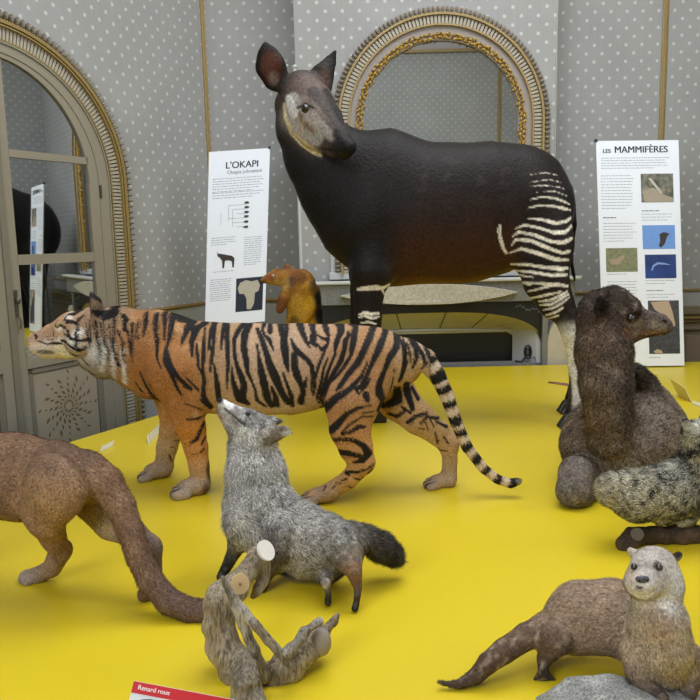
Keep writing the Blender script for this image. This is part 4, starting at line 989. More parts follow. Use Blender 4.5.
def camel_paint(X, C, N):
    n = fnoise(X, 90, 21, 2); C = blend(C, .5 * sstep(n, .1, .9), '#948474'); C = blend(C, .45 * sstep(-n, .2, .9), '#453a33')
    C = spot(C, X, P(596, 340, CY - .1), (.05, .1, .07), '#6a5342', .6, .5)
    C = spot(C, X, P(595, 420, CY - .1), (.05, .2, .11), '#6a553e', .6, .55)
    C = spot(C, X, P(622, 400, CY - .1), (.03, .3, .15), '#362d29', .6, .6)
    C = spot(C, X, P(626, 331, CY - .07), (.035, .05, .018), '#7a5538', .6, .6)
    C = spot(C, X, P(630, 318, CY - .06), (.030, .05, .020), '#5a4c40', .4, .6)
    C = spot(C, X, P(655, 333, CY - .05), (.05, .05, .008), '#7a5a38', .5, .7)
    C = spot(C, X, P(664, 321, CY - .03), (.010, .05, .005), '#15110f', .3, .9)
    C = spot(C, X, P(655, 326, CY - .03), (.04, .05, .010), '#726a66', .6, .5)
    C = spot(C, X, P(603, 306, CY - .12), (.012, .05, .03), '#1a1513', .4, .8)
    C = spot(C, X, P(642, 372, CY + .1), (.06, .2, .06), '#2a2421', .6, .6)
    hu = np.stack([X[:, 0], X[:, 2]], 1); nearf = (X[:, 1] < CY + .3)
    def cl(pts, col, am, soft=.004):
        nonlocal C
        C2 = stripes(C, X, hu, [[(*P(a, b, CY - .03)[[0, 2]], w * .0037) for a, b, w in pts]], col, soft); C = C + (C2 - C) * am * nearf[:, None]
    cl([(640, 312, 2), (655, 316, 3), (664, 318, 3)], '#4b423d', .7, .008)
    cl([(650, 324, 2.5), (662, 328, 3)], '#8d837c', .7, .008)
    cl([(622, 318, 2), (626, 323, 2.2), (633, 324, 2), (639, 320, 1.5)], '#8a7866', .7, .005)
    cl([(623, 314, 1.2), (630, 311.5, 1.6), (638, 314, 1.6)], '#1a1513', .9)
    cl([(645, 337.5, .6), (655, 335, .8), (664, 333.5, .8), (671, 331, .6)], '#17110e', .95, .003)
    cl([(646, 334, 1.4), (656, 332, 1.5), (666, 330.5, 1.4)], '#8c6b45', .7, .005)
    cl([(661, 320, .6), (665, 321.5, 1.2)], '#0e0b0a', .95, .003)
    cl([(612, 322, .8), (613, 330, 1.2), (618, 338, 1.2), (627, 344, 1)], '#241d1a', .7, .006)
    cl([(618, 330, 3), (630, 337, 3)], '#6b4e38', .6, .010)
    return C
furred(CB, 'body', cm, camel_paint, 95000, .0028, fur_mat('wool', .8, .1, grain=110., gamp=.5, bmp=.8), jitter=.7, shade=.38, seed=4)
eye_at(cm, CB, 630.5, 318, .016, (.2, -1, -.05), '#1b130d', sink=.2)
# ================================================================== puma (rear view, walking away to the left)
PYd = 2.0
def mk(Y0):
    def f(lst): return [(P(a[0], a[1], Y0 + (a[3] if len(a) > 3 else 0)), a[2] * (Y0 + (a[3] if len(a) > 3 else 0)) / F) for a in lst]
    return f
pp = mk(PYd)
pu = empty('puma', tuple(G(60, 580)), 'plain reddish brown puma walking out of the left edge, long thick tail hanging', 'puma')
PB = Body(.0058, lat=(.45, .9, 0))
PBR, PBL = '#8a6c55', '#9a7b62'
PB.chain(pp([(88, 480, 26, -.02), (60, 477, 36, .0), (20, 477, 44, .05), (-40, 474, 48, .12), (-95, 470, 50, .18)]), q=.72, cols=[PBR, PBR, PBR, PBR, PBR], L=.014, k=.05, lay=.3, flow=-1)
PB.chain(pp([(-95, 455, 42, .18), (-130, 445, 32, .22), (-160, 430, 27, .26)]), q=.8, c=PBR, L=.014, flow=-1, k=.05)
PB.chain(pp([(-165, 425, 25, .26), (-190, 432, 14, .30), (-200, 436, 11, .31)]), c='#94755c', L=.008, flow=-1, k=.03)
for s in (-1, 1): PB.chain([(P(-160 + 8 * s, 408, PYd + .26 + s * .05), .030), (P(-160 + 12 * s, 396, PYd + .26 + s * .07), .014)], q=.5, c='#6d5644', L=.006, k=.01)
PB.chain(pp([(54, 490, 37, -.10), (44, 514, 26, -.07), (52, 535, 17, -.03), (60, 550, 13.5, .0)]), q=.6, cols=['#93745a', '#97785e', '#957660', '#8c7464'], L=.012, k=.05, lay=.25)
gp1 = G(36, 583)[1]
PB.chain([(P(61, 550, gp1 - .02), 12.5 * .0027), (P(52, 568, gp1), 10 * .0027), (P(38, 575, gp1 + .01), 9.2 * .0027), (P(28, 577, gp1 + .02), 8.5 * .0027)], cols=['#8c7464', '#8e7660', '#8d7c70', '#8a8078'], L=.008, k=.015, lay=.2)
for i, (a, b) in enumerate(((24, 576), (23, 579), (27, 582))): PB.ball(P(a, b, gp1 + .02 - .015 * i), 5.5 * .0027, c='#858082', L=.005, k=.006)
PB.chain(pp([(92, 500, 24, .08), (110, 520, 21, .04), (135, 535, 15, .0), (150, 546, 12.5, -.03)]), q=.7, cols=['#a98c6c', '#b09a82', '#8a7260', '#7d6c60'], L=.012, k=.03, lay=.25)
gp2 = G(146, 601)[1]
PB.chain([(P(151, 548, gp2 + .02), 12 * .0026), (P(153, 570, gp2 + .02), 9.5 * .0026), (P(150, 588, gp2 + .01), 9 * .0026), (P(145, 594, gp2), 8.5 * .0026)], cols=['#7d6c62', '#72655e', '#75604c', '#6a5038'], L=.008, k=.015)
for s, x in ((-1, -70), (1, -120)):
    PB.chain(pp([(-90, 490, 30, .16 + s * .06), (x, 530, 18, .14 + s * .08), (x - 10, 560, 12, .14 + s * .08), (x - 12, 583, 10, .14 + s * .08)]), c=PBR, L=.01, k=.03)
PB.chain(pp([(86, 470, 20, -.02), (104, 483, 18.5, -.04), (120, 505, 15, -.06), (130, 530, 13.2, -.08), (138, 555, 12.8, -.10), (150, 580, 13, -.12), (168, 601, 13, -.14), (190, 610.5, 12.8, -.15), (206, 611.5, 12, -.155), (214, 611, 9, -.16)]), lat=(0, 1, 0),
         cols=[PBR, '#8c6d55', '#8d6f58', '#806452', '#7a604f', '#745c4e', '#70594d', '#6c564b', '#68534a', '#5d4a42'], L=.014, k=.02, lay=.4)
def puma_paint(X, C, N):
    n = fnoise(X, 60, 31, 2); C = blend(C, .35 * sstep(n, 0, .9), '#a58568'); C = blend(C, .35 * sstep(-n, .1, .9), '#6b5341')
    C = spot(C, X, P(60, 500, PYd - .15), (.07, .2, .05), '#a5835f', .6, .5)
    C = spot(C, X, P(5, 520, PYd + .05), (.06, .3, .03), '#b58f52', .5, .7)
    C = spot(C, X, P(108, 525, PYd + .05), (.05, .07, .05), '#b8a58a', .5, .6)
    C = spot(C, X, P(75, 448, PYd), (.14, .2, .03), '#6a5244', .7, .6)
    return C
furred(PB, 'body', pu, puma_paint, 120000, .0017, FUR, jitter=.4, shade=.32, seed=5)
eye_at(pu, PB, -180, 424, .010, (-.6, -.8, .1), '#7a6a30')

# ================================================================== grey fox looking up
FXY = 2.02
fp_ = mk(FXY)
fx = empty('fox', tuple(G(300, 600)), 'silver grey fox with raised head looking up beside the tiger', 'fox')
FB = Body(.0042)
# silver coat
G1, G2, G3, WH = '#8c8883', '#a5a29d', '#77726c', '#cfcdca'
FB.chain(fp_([(262, 514, 33, .06), (296, 536, 36, .03), (322, 543, 31, -.01), (338, 547, 25, -.05)]), q=.8, cols=['#b5b1ac', '#b0aaa3', '#aba59e', '#9a948c'], L=.022, k=.04, lay=.3)
FB.chain(fp_([(300, 556, 22, .03), (330, 562, 17, -.02)]), q=.9, c='#a8a094', L=.03, k=.03, lay=.4)
FB.chain(fp_([(252, 446, 24, .10), (256, 474, 29, .09), (258, 505, 33, .07), (256, 525, 25, .05)]), q=.85, cols=['#d5d3d1', '#c7c5c3', '#b3b0ae', '#c5c2be'], L=.024, k=.04, lay=.35)
FB.chain(fp_([(238, 522, 14, .0), (262, 540, 14, .0)]), c='#b5b0aa', L=.03, k=.03, lay=.4)
# head
FB.chain(fp_([(258, 431, 18, .10), (246, 424, 15.5, .09)]), q=1., c='#96928e', L=.014, flow=-1, k=.03, lay=.25)
FB.chain(fp_([(244, 421, 12, .08), (232, 412, 8.5, .07), (223, 404.5, 5.6, .06)]), q=.95, cols=['#8d8984', '#989490', '#c9c7c6'], L=.007, flow=-1, k=.02, lay=.2)
FB.chain(fp_([(242, 434, 13, .08), (230, 423, 7.5, .07), (221, 412, 4.4, .065)]), q=.9, cols=['#c5c2bf', '#9d9894', '#a5958f'], L=.010, flow=-1, k=.012, lay=.25)
FB.ball(fp_([(220, 400.5, 3.4, .055)])[0][0], 3.4 * .0027, c='#17161a', L=.0015, k=.006)
FB.chain([(P(224, 415, FXY - .01), .0035), (P(236, 424.5, FXY + .0), .0035), (P(245, 428.5, FXY + .01), .003)], sub=True, k=.003)
# ear seen from the side, and the far one
FB.chain([(P(266, 436, FXY + .03), 10 * .0027), (P(275, 433, FXY + .01), 9 * .0027), (P(284, 431, FXY + .0), 6 * .0027), (P(291, 432.5, FXY + .0), 2.2 * .0027)], q=.34, c='#8a7d70', L=.008, k=.01)
FB.chain([(P(274, 431, FXY - .012), 5.0 * .0027), (P(285, 430.5, FXY - .012), 3.4 * .0027)], sub=True, q=.4, k=.004)
FB.chain([(P(262, 424, FXY + .15), 8 * .0028), (P(272, 421, FXY + .17), 6 * .0028), (P(280, 421, FXY + .18), 2.5 * .0028)], q=.55, c='#77706a', L=.008, k=.01)
# legs
gfh = G(355, 612)[1]; gfl = G(328, 606)[1]
FB.chain([(P(346, 552, FXY - .08), 20 * .0026), (P(354, 572, gfh + .02), 9 * .0025), (P(358, 588, gfh + .01), 4.6 * .0025), (P(356.5, 602, gfh), 3.6 * .0025), (P(355, 608.5, gfh - .005), 4.2 * .0025)], cols=['#7d766e', '#76583f', '#5f4330', '#2a2422', '#1e1c1c'], L=.004, k=.02)
FB.chain([(P(326, 568, FXY + .03), 14 * .0026), (P(326, 583, gfl), 5.6 * .0025), (P(328.5, 594, gfl), 3.6 * .0025), (P(328, 602.5, gfl - .005), 4.2 * .0025)], cols=['#9b9288', '#8f877e', '#3a3532', '#1e1c1c'], L=.004, k=.02)
g1 = G(222, 580)[1]; g2 = G(262, 592)[1]
FB.chain([(P(240, 530, FXY + .02), 13 * .0027), (P(235, 550, g1), 8 * .0027), (P(227, 566, g1), 6 * .0027), (P(221, 577, g1 - .01), 5 * .0027)], cols=['#6f6b68', '#262321', '#1d1b1a', '#1d1b1a'], L=.006, k=.02)
FB.chain([(P(279, 532, FXY - .03), 12 * .0026), (P(277, 550, FXY - .05), 9.5 * .0026), (P(268, 570, g2), 7 * .0026), (P(262, 586, g2), 6 * .0026)], cols=['#7a7470', '#3c2c26', '#38291f', '#221e1c'], L=.010, k=.045)
# brush
FB.chain(fp_([(350, 532, 10, -.03), (364, 538, 12, -.01), (379, 546, 13.5, .01), (390, 553, 11, .02), (396, 558, 6, .03)]), cols=['#5f5852', '#3d3936', '#34312f', '#2a2726', '#55504c'], L=.028, k=.02, lay=.4)
def fox_paint(X, C, N):
    n = fnoise(X, 190, 41, 2); lum = sstep(C.mean(1), .10, .22); C = blend(C, .6 * sstep(n, .1, .7) * lum, '#d0cecb'); C = blend(C, .6 * sstep(-n, .1, .7), '#5a5755')
    dp = FXY
    for a, b, dy, r, col, am in ((236, 455, .0, 12, '#cfcdcb', .7), (228, 475, 0, 7, '#d6d2cd', .7), (227, 500, 0, 6, '#d0cac2', .7), (236, 518, -.03, 8, '#d8d0c4', .7), (270, 470, .0, 13, '#c2c0be', .6), (285, 480, .0, 9, '#bdbbb9', .5),
                                 (252, 480, -.02, 16, '#6f6d6c', .45), (255, 520, -.06, 10, '#5d5a5a', .7), (262, 532, -.06, 9, '#5a5655', .6), (285, 500, -.02, 10, '#5f5c5a', .5), (241, 431, .02, 6, '#e3e1e0', .85), (251, 437, .02, 8, '#dcdad8', .8), (229, 407, .03, 4.5, '#f0eff0', .9), (225, 404, .03, 3.5, '#f2f1f2', .9),
                                 (219, 418, .05, 4, '#a07c6e', .6), (300, 575, -.03, 14, '#c7bda8', .6), (318, 574, -.04, 8, '#c5bba8', .5)):
        C = spot(C, X, P(a, b, dp + dy), (r * .0027, .06, r * .0027), col, .5, am)
    C = stripes(C, X, np.stack([X[:, 0], X[:, 2]], 1), [[(*P(a, b, FXY)[[0, 2]], .0028) for a, b in ((222, 412), (230, 419), (238, 426), (245, 429))]], '#15141a', .001)
    C = spot(C, X, P(219.5, 400, FXY + .05), (.009, .03, .009), '#141318', .3, .95)
    C = spot(C, X, P(277, 438, FXY), (.016, .04, .012), '#7a6a58', .4, .7)
    C = spot(C, X, P(286, 433, FXY - .0), (.012, .02, .008), '#e0dedc', .4, .8)
    C = spot(C, X, P(248, 413, FXY + .04), (.014, .04, .008), '#2c2a2b', .4, .6)
    return C
furred(FB, 'body', fx, fox_paint, 130000, .0015, FUR, jitter=.5, shade=.5, seed=6)
eye_at(fx, FB, 248, 413.5, .0075, (-.25, -1, .25), '#2a2a2e')

# ================================================================== otter
OTY = 1.50
ot = empty('otter', tuple(G(600, 690)), 'brown otter with pale face sitting up on a grey rock, looking at the viewer', 'otter')
ob = mk(OTY)
TT = Body(.0036)
BRN = '#9a8371'
TT.chain(ob([(556, 632, 24, .10), (582, 618, 37, .10), (612, 617, 38, .09), (640, 632, 34, .06), (656, 642, 30, .03)]), q=.85, cols=['#a58d78', '#ac937d', '#ac937d', '#ac937d', '#ac937d'], L=.016, k=.03, lay=.3, flow=-1)
TT.chain(ob([(656, 598, 24, -.01), (658, 620, 29, -.03), (660, 643, 32, -.03), (662, 660, 29, -.02)]), cols=['#d0c8be', '#c9bba6', '#bfae98', '#b09e88'], L=.014, k=.012, lay=.3)
TT.chain(ob([(654, 569.5, 25, -.01), (651, 575, 24, -.025)]), q=.9, c='#b3aba2', L=.008, k=.02, lay=.2)
TT.chain(ob([(644, 585, 15, -.055), (642, 584, 11, -.065)]), lat=(1, 0, 0), q=1.25, c='#b9b2a9', L=.005, k=.015, lay=.15)
TT.ball(P(667, 585, OTY - .02), 17 * .002, c='#c3bcb4', L=.008, k=.02)
TT.ball(P(636.5, 584, OTY - .02), 12 * .002, c='#b5ab9e', L=.008, k=.02)
for (a, b, c_, dy) in ((678.5, 555, '#2e2825', .01), (630.5, 551, '#b9aa9c', .02)):
    TT.chain([(P(a - (2 if a > 650 else -3), b + 2, OTY + dy), 5.5 * .002), (P(a, b, OTY + dy), 4.6 * .002)], q=.7, c=c_, L=.003, k=.004)
TT.chain(ob([(634, 566.5, 4.2, -.060), (634.2, 566.5, 4.2, -.060)]), sub=True, k=.004)
TT.chain(ob([(659, 567, 4.6, -.067), (659.2, 567, 4.6, -.067)]), sub=True, k=.004)
# tail
TT.chain(ob([(545, 630, 16, .10), (527, 636, 13.5, .08), (504, 651, 12.6, .05), (488, 663, 11, .03), (476, 676, 8.6, .02), (460, 684, 5.2, .01), (448, 684, 3.2, .01), (439, 682, 1.8, .01)]), cols=[BRN, '#6b5647', '#5f4c40', '#57453b', '#4f3f36', '#493b33', '#453830', '#40342e'], L=.008, k=.015, lay=.3)
# hind leg with webbed foot
gh = G(545, 680)[1]
TT.chain([(P(556, 640, OTY + .05), 18 * .002), (P(545, 658, gh + .02), 8.5 * .002), (P(543, 669, gh), 5.5 * .002)], cols=['#6a5547', '#54453b', '#38312d'], L=.008, k=.015)
for i, (a, b) in enumerate(((535, 679), (541, 683), (548, 684), (555, 681))):
    TT.chain([(P(543, 671, gh), 4 * .002), (P(a, b, gh), 2.5 * .002)], c='#35302e', L=.002, k=.006)
# fore legs onto the rock
TT.chain(ob([(634, 652, 15, -.03), (637, 672, 12.5, -.05), (645, 686, 9, -.07), (655, 694, 7.5, -.09), (661, 697, 7, -.10)]), cols=['#b09878', '#8f7a66', '#5f5249', '#463d38', '#3a3431'], L=.008, k=.015)
TT.chain(ob([(688, 658, 17, -.02), (690, 680, 12, -.04), (688, 694, 8, -.06), (686, 701, 7, -.07)]), cols=['#8a745f', '#6a574a', '#4a403a', '#3a3431'], L=.008, k=.015)
def otter_paint(X, C, N):
    n = fnoise(X, 200, 51, 2); C = blend(C, .45 * sstep(n, .1, .9), '#bfa892'); C = blend(C, .4 * sstep(-n, .1, .9), '#6d5a4c')
    for a, b, dy, r, col, am in ((650, 555, -.03, 16, '#b0a79f', .6), (672, 580, -.03, 17, '#dedbd8', .85), (664, 595, -.04, 12, '#e0dcd6', .8), (634, 590, -.04, 12, '#d2c8ba', .8), (643, 590, -.08, 11, '#ddd8d0', .85), (648, 573, -.08, 7, '#a89e95', .6), (632, 575, -.05, 6, '#b09a86', .6),
                                 (637, 603, -.03, 14, '#b5a78c', .7), (655, 620, -.05, 16, '#b0895c', .6), (662, 645, -.06, 14, '#a98f70', .5), (684, 620, -.02, 12, '#9c8f80', .5), (640, 640, -.05, 10, '#a38a6c', .4), (665, 668, -.05, 12, '#b8a184', .5)):
        C = spot(C, X, P(a, b, OTY + dy), (r * .002, .05, r * .002), col, .5, am)
    C = spot(C, X, P(642, 595, OTY - .1), (.009, .05, .005), '#9a8f80', .3, .8)
    C = spot(C, X, P(643, 591.5, OTY - .1), (.0095, .05, .0026), '#2c2624', .3, .95)
    for a in (634, 659): C = spot(C, X, P(a, 567, OTY - .06), (.010, .03, .008), '#3a332f', .35, .85)
    C = spot(C, X, P(678.5, 554, OTY), (.009, .05, .010), '#26211f', .3, .9)
    return C
furred(TT, 'body', ot, otter_paint, 120000, .0011, FUR, jitter=.45, shade=.35, seed=7)
eye_at(ot, TT, 634.2, 566.8, .0074, (-.15, -1, .0), '#2b211a', 2., .2)
eye_at(ot, TT, 659, 567.2, .0078, (.05, -1, .0), '#2b211a', 2., .2)
b = MB(); nz = front(TT, 642.5, 580, 2.5) + np.array([0, .001, 0])
b.ball(nz + np.array([0, 0, .001]), (.012, .007, .008), 12, 8).ball(nz + np.array([-.008, .0, .002]), (.006, .006, .006)).ball(nz + np.array([.008, 0, .002]), (.006, .006, .006))
no = b.build('nose', mat('nose_slate', '#4c4c52', .35, noise=.1, nscale=200), ot, smooth=True)
b = MB(); b.ball(nz + np.array([-.0085, -.0045, .0005]), (.0026, .002, .003)).ball(nz + np.array([.0085, -.0045, .0005]), (.0026, .002, .003)); link_child(b, 'nostril', mat('nostril_black', '#0c0b0c', .4), no, ot)



# ================================================================== spotted genet on a dark branch
GY = 2.25
ge = empty('genet', tuple(G(665, 545)), 'grey genet with black spots and long fur lying on a dark branch', 'genet')
gb_ = mk(GY)
GE = Body(.0048)
GR = '#8d8a80'
GE.chain(gb_([(614, 490, 18, .0), (638, 495, 26, .0), (668, 492, 28, .02), (700, 478, 29, .05), (735, 462, 28, .10), (765, 458, 24, .14)]), q=.9, cols=['#b5ae98', '#b0aa96', '#9a978d', '#8a8883', '#8a8883', '#8a8883'], L=.020, k=.04, lay=.45, flow=-1)
GE.chain(gb_([(700, 462, 22, .02), (697, 445, 15, .0), (694, 434, 11, -.01)]), c='#83817c', c2='#8f8d88', L=.022, k=.03, lay=.4, flow=-1)
GE.chain(gb_([(695, 432, 11.5, -.01), (706, 434, 8, -.04), (714, 437, 5, -.06)]), c='#8a8782', c2='#a5a29c', L=.010, k=.02, flow=-1)
GE.chain([(P(689, 429, GY - .03), 5.5 * .003), (P(685.5, 422, GY - .03), 4.6 * .003), (P(684, 418.5, GY - .03), 2.2 * .003)], q=.5, c='#8a8884', L=.004, k=.006)
GE.chain([(P(700, 424, GY + .05), 5 * .003), (P(702, 417, GY + .06), 3.5 * .003)], q=.5, c='#8d8b87', L=.004, k=.006)
for a, b in ((668, 520), (690, 522), (735, 518), (752, 520)):
    GE.chain([(P(a + 10, 495, GY + .02), 15 * .003), (P(a + 6, 508, GY), 8.5 * .003), (P(a, b - 2, GY), 6 * .003), (P(a - 7, b + 1, GY - .01), 5 * .003)], cols=['#55534f', '#2a2928', '#1c1b1b', '#1c1b1b'], L=.008, k=.02)
GE.chain(gb_([(765, 455, 18, .14), (800, 470, 14, .2), (835, 500, 11, .25), (860, 525, 8, .28)]), c='#6f6d68', L=.03, k=.02)
def genet_paint(X, C, N):
    n = fnoise(X, 75, 61, 2)
    C = blend(C, .45 * sstep(fnoise(X, 35, 62, 2), 0, .8), '#b5ad90')
    top = sstep(X[:, 2], P(640, 478, GY)[2], P(640, 470, GY)[2])
    C = blend(C, .95 * sstep(fnoise(X * np.array([.5, 1, 1.1]), 270, 63, 1), .12, .36), '#201e1d')
    C = blend(C, .5 * sstep(fnoise(X, 150, 64, 1), .1, .6), '#cfcab6')
    C = stripes(C, X, np.stack([X[:, 0], X[:, 2]], 1), [[(*P(a, b, GY)[[0, 2]], w * .003) for a, b, w in ((600, 472, 1.5), (620, 470, 2), (645, 466, 2.6), (668, 460, 3), (685, 450, 3), (696, 438, 2))]], '#232224', .006)
    C = spot(C, X, P(608, 492, GY - .02), (.05, .1, .04), '#b3aa8c', .6, .5)
    C = spot(C, X, P(700, 505, GY), (.06, .12, .03), '#262525', .5, .7)
    C = spot(C, X, P(686, 425, GY - .05), (.008, .012, .010), '#2c2a2a', .4, .8)
    return C
furred(GE, 'body', ge, genet_paint, 110000, .0020, FUR, jitter=.5, shade=.55, seed=8)

# ================================================================== golden anteater behind the tiger
AY = 4.5
ant = empty('tamandua', tuple(P(303, 360, AY)), 'golden brown tamandua with black waistcoat rearing up behind the back of the tiger', 'anteater')
ab_ = mk(AY)
AB = Body(.0078)
AB.chain(ab_([(303, 284, 12.5, .0), (303, 300, 15.5, .0), (303, 325, 16.5, .0), (304, 352, 18, .0)]), q=.9, cols=['#b07c34', '#c4963a', '#c89a30', '#b88828'], L=.020, k=.03, lay=.3)
AB.chain(ab_([(312, 292, 8, .02), (314, 312, 8, .02), (313, 345, 10, .02)]), c='#1d1a1c', L=.02, k=.02)
AB.chain(ab_([(300, 281, 12, .0), (288, 278, 10, -.01), (278, 277, 8.2, -.01)]), cols=['#94602c', '#8f5c34', '#8a5430'], L=.012, k=.02, flow=-1)
AB.chain(ab_([(276, 277.5, 8, -.01), (268, 279, 5.2, -.02), (262, 281, 2.6, -.02)]), cols=['#925a30', '#8a5434', '#2c2220'], L=.006, k=.015, flow=-1)
AB.chain(ab_([(288, 270.5, 4, .05), (287, 266, 3, .05)]), q=.6, c='#8a5a34', L=.004, k=.01)
AB.chain(ab_([(291, 288, 8, -.03), (284, 299, 5.8, -.05), (280, 309, 4.4, -.06)]), cols=['#a4702c', '#87502a', '#6a3c24'], L=.010, k=.02)
AB.chain(ab_([(309, 290, 9, -.05), (310, 305, 7, -.06), (306, 318, 5, -.08)]), cols=['#b4821f', '#c08e22', '#c08e22'], L=.012, k=.01)
AB.chain(ab_([(300, 345, 12, -.05), (297, 356, 8, -.07), (293, 359, 6, -.09)]), c='#a87824', L=.01, k=.02)
AB.chain(ab_([(310, 345, 12, .06), (308, 356, 8, .06), (304, 359, 6, .05)]), c='#8a6424', L=.01, k=.02)
AB.chain(ab_([(318, 350, 9, .05), (330, 360, 6, .10), (338, 372, 4.5, .14), (340, 388, 3, .15)]), c='#8a6424', L=.01, k=.02)
def ant_paint(X, C, N):
    n = fnoise(X, 60, 71, 2); C = blend(C, .4 * sstep(n, 0, .8), '#c99a3a'); C = blend(C, .3 * sstep(-n, .1, .8), '#6d4320')
    for a, b, dy, r, col, am in ((316, 298, -.04, 8, '#141216', 1.), (318, 315, 0, 9, '#141216', 1.), (312, 288, -.03, 5, '#141216', .9), (313, 285, -.03, 5, '#2a2018', .7), (295, 320, -.06, 5, '#231c17', .7), (300, 276, -.04, 6, '#7a4f2a', .6), (292, 281, -.05, 4, '#4c4550', .6), (285, 284, -.04, 5, '#c8a460', .8), (277, 284, -.04, 4, '#c8a050', .8), (300, 305, -.08, 8, '#d0a23a', .8), (309, 303, -.1, 6, '#d8a830', .8), (259, 282, -.02, 2.5, '#1c1718', .9), (270, 285, -.03, 4, '#b98a34', .7)):
        C = spot(C, X, P(a, b, AY + dy), (r * .006, .07, r * .006 * 1.3), col, .4, am)
    return C
furred(AB, 'body', ant, ant_paint, 30000, .0024, FUR, jitter=.4, shade=.22, seed=9)
eye_at(ant, AB, 273, 276, .010, (-.3, -1, .1), '#c9b8a4')
# ================================================================== wood, rock, posters and cards
def wood_body(name, root, lst_chains, vox, cols, seed, material, rough_amp=.006):
    B_ = Body(vox)
    for ch, kk in lst_chains: B_.chain(ch, c=cols[0], k=kk)
    V, Q = B_.mesh(); N, fn = vnormals(V, Q)
    n = fnoise(V, 45, seed, 3); n2 = fnoise(V, 140, seed + 1, 2)
    V = V + N * (rough_amp * n + rough_amp * .6 * n2)[:, None]; Q = Q[(V[Q, 2] > .0003).any(1)]; V[:, 2] = np.maximum(V[:, 2], .0003)
    C = np.tile(lin(cols[0]), (len(V), 1)); C = blend(C, sstep(n, -.2, .7), cols[1]); C = blend(C, sstep(fnoise(V * np.array([1, 1, .22]), 420, seed + 9, 2), .1, .6) * .55, cols[2])
    if len(cols) > 3: C = blend(C, sstep(fnoise(V, 22, seed + 5, 3), .25, .7) * .8, cols[3])
    me = bpy.data.meshes.new(name); me.from_pydata(V.tolist(), [], Q.tolist())
    ca = me.color_attributes.new('Col', 'FLOAT_COLOR', 'POINT'); ca.data.foreach_set('color', np.concatenate([C, np.ones((len(C), 1))], 1).astype(np.float32).ravel())
    return link(name, me, material, root, smooth=True)
def bark_mat():
    t = NT('bark'); at = t.n('ShaderNodeAttribute', attribute_name='Col'); tc = t.n('ShaderNodeTexCoord')
    mp_ = t.n('ShaderNodeMapping', i_Vector=tc.outputs['Object']); mp_.inputs['Scale'].default_value = (1, 1, .22)
    nz = t.n('ShaderNodeTexNoise', i_Vector=mp_.outputs[0], i_Scale=230., i_Detail=6.)
    t.set(Base_Color=t.mix(t.n('ShaderNodeMapRange', i_0=nz.outputs['Fac'], i_1=.45, i_2=.68, i_3=0., i_4=.7).outputs[0], at.outputs['Color'], (.03, .024, .018, 1)), Roughness=.75); t.bump(nz.outputs['Fac'], .9, .006); return t.m
BARK = bark_mat()
WY = 1.62; s_ = WY / F
def wp(lst): return [(P(a[0], a[1], WY + (a[3] if len(a) > 3 else 0)), a[2] * s_) for a in lst]
wd = empty('driftwood', tuple(G(262, 720)), 'forked weathered driftwood with a sawn white end in front of the fox', 'driftwood')
wood_body('trunk', wd, [(wp([(262, 553, 10.5, .05), (250, 568, 12.5, .03), (235, 585, 15, .0), (222, 602, 18, -.01), (219, 625, 17, -.01), (224, 648, 17, -.02), (240, 670, 22, -.03), (262, 700, 28, -.05), (275, 745, 34, -.08)]), .012),
                        (wp([(262, 690, 20, -.05), (285, 668, 17, -.05), (305, 650, 15, -.03), (318, 641, 14, .0)]), .02),
                        (wp([(262, 566, 9, .05), (262, 582, 7, .04), (252, 596, 5, .03)]), .01),
                        (wp([(318, 640, 9, .02), (332, 622, 6, .03), (338, 614, 4, .03)]), .01),
                        (wp([(300, 700, 22, -.03), (310, 740, 26, -.05)]), .02)], .0042, ('#91816a', '#ac9e86', '#5d4f40', '#b8ab95'), 81, BARK, .0055)
wood_body('branch', wd, [(wp([(222, 578, 3.5, -.09), (235, 602, 5, -.09), (255, 625, 5.2, -.10), (275, 648, 4.8, -.10), (293, 668, 5.0, -.09)]), .006), (wp([(237, 606, 5, -.09), (243, 625, 5.5, -.09), (254, 650, 6, -.09), (262, 676, 8, -.08)]), .008)], .0032, ('#86796a', '#a59c8d', '#4a4036', '#b9b2a6'), 85, BARK, .002)
wood_body('pale_bark', wd, [(wp([(248, 660, 9, -.12), (246, 680, 14, -.13), (250, 705, 16, -.14)]), .01), (wp([(288, 652, 6, -.10), (305, 632, 6, -.07), (318, 622, 5, -.05)]), .01)], .0034, ('#8d8478', '#c2bbb0', '#453c34', '#a79e90'), 88, BARK, .006)
def disc(name, c, r, nrm, m, root, th=.003, squash=1.):
    nrm = np.array(nrm, float); nrm /= np.linalg.norm(nrm); a = np.cross(nrm, [0, 0, 1.]); a /= np.linalg.norm(a); b_ = np.cross(nrm, a); c = np.array(c)
    pts = [c + a * r * math.cos(t) * squash + b_ * r * math.sin(t) for t in np.linspace(0, 2 * math.pi, 24, endpoint=False)]
    return MB().prism(pts, nrm * th).build(name, m, root)
M_CUT = mat('sawn_white', '#d9d5cd', .6, noise=.05, nscale=60)
disc('sawn_end', P(265, 551, WY + .03), 11.5 * s_, (.72, -.42, .55), M_CUT, wd, .006)
disc('knot_scar', P(240, 583.5, WY - .037), 10.5 * s_, (.25, -.9, .2), mat('knot_cream', '#c9ad82', .6, noise=.08, nscale=80), wd, .006, .9)
disc('knot_heart', P(240, 584, WY - .045), 1.2 * s_, (.25, -.9, .2), mat('knot_dark', '#8a6040', .6), wd, .004)
wb = MB(); wb.ball(P(321, 642, WY - .03), (.024, .020, .034), 14, 10); wb.build('rounded_burl', mat('burl_grey', '#8d8378', .6, noise=.15, nscale=50, bump=.3), wd, smooth=True)

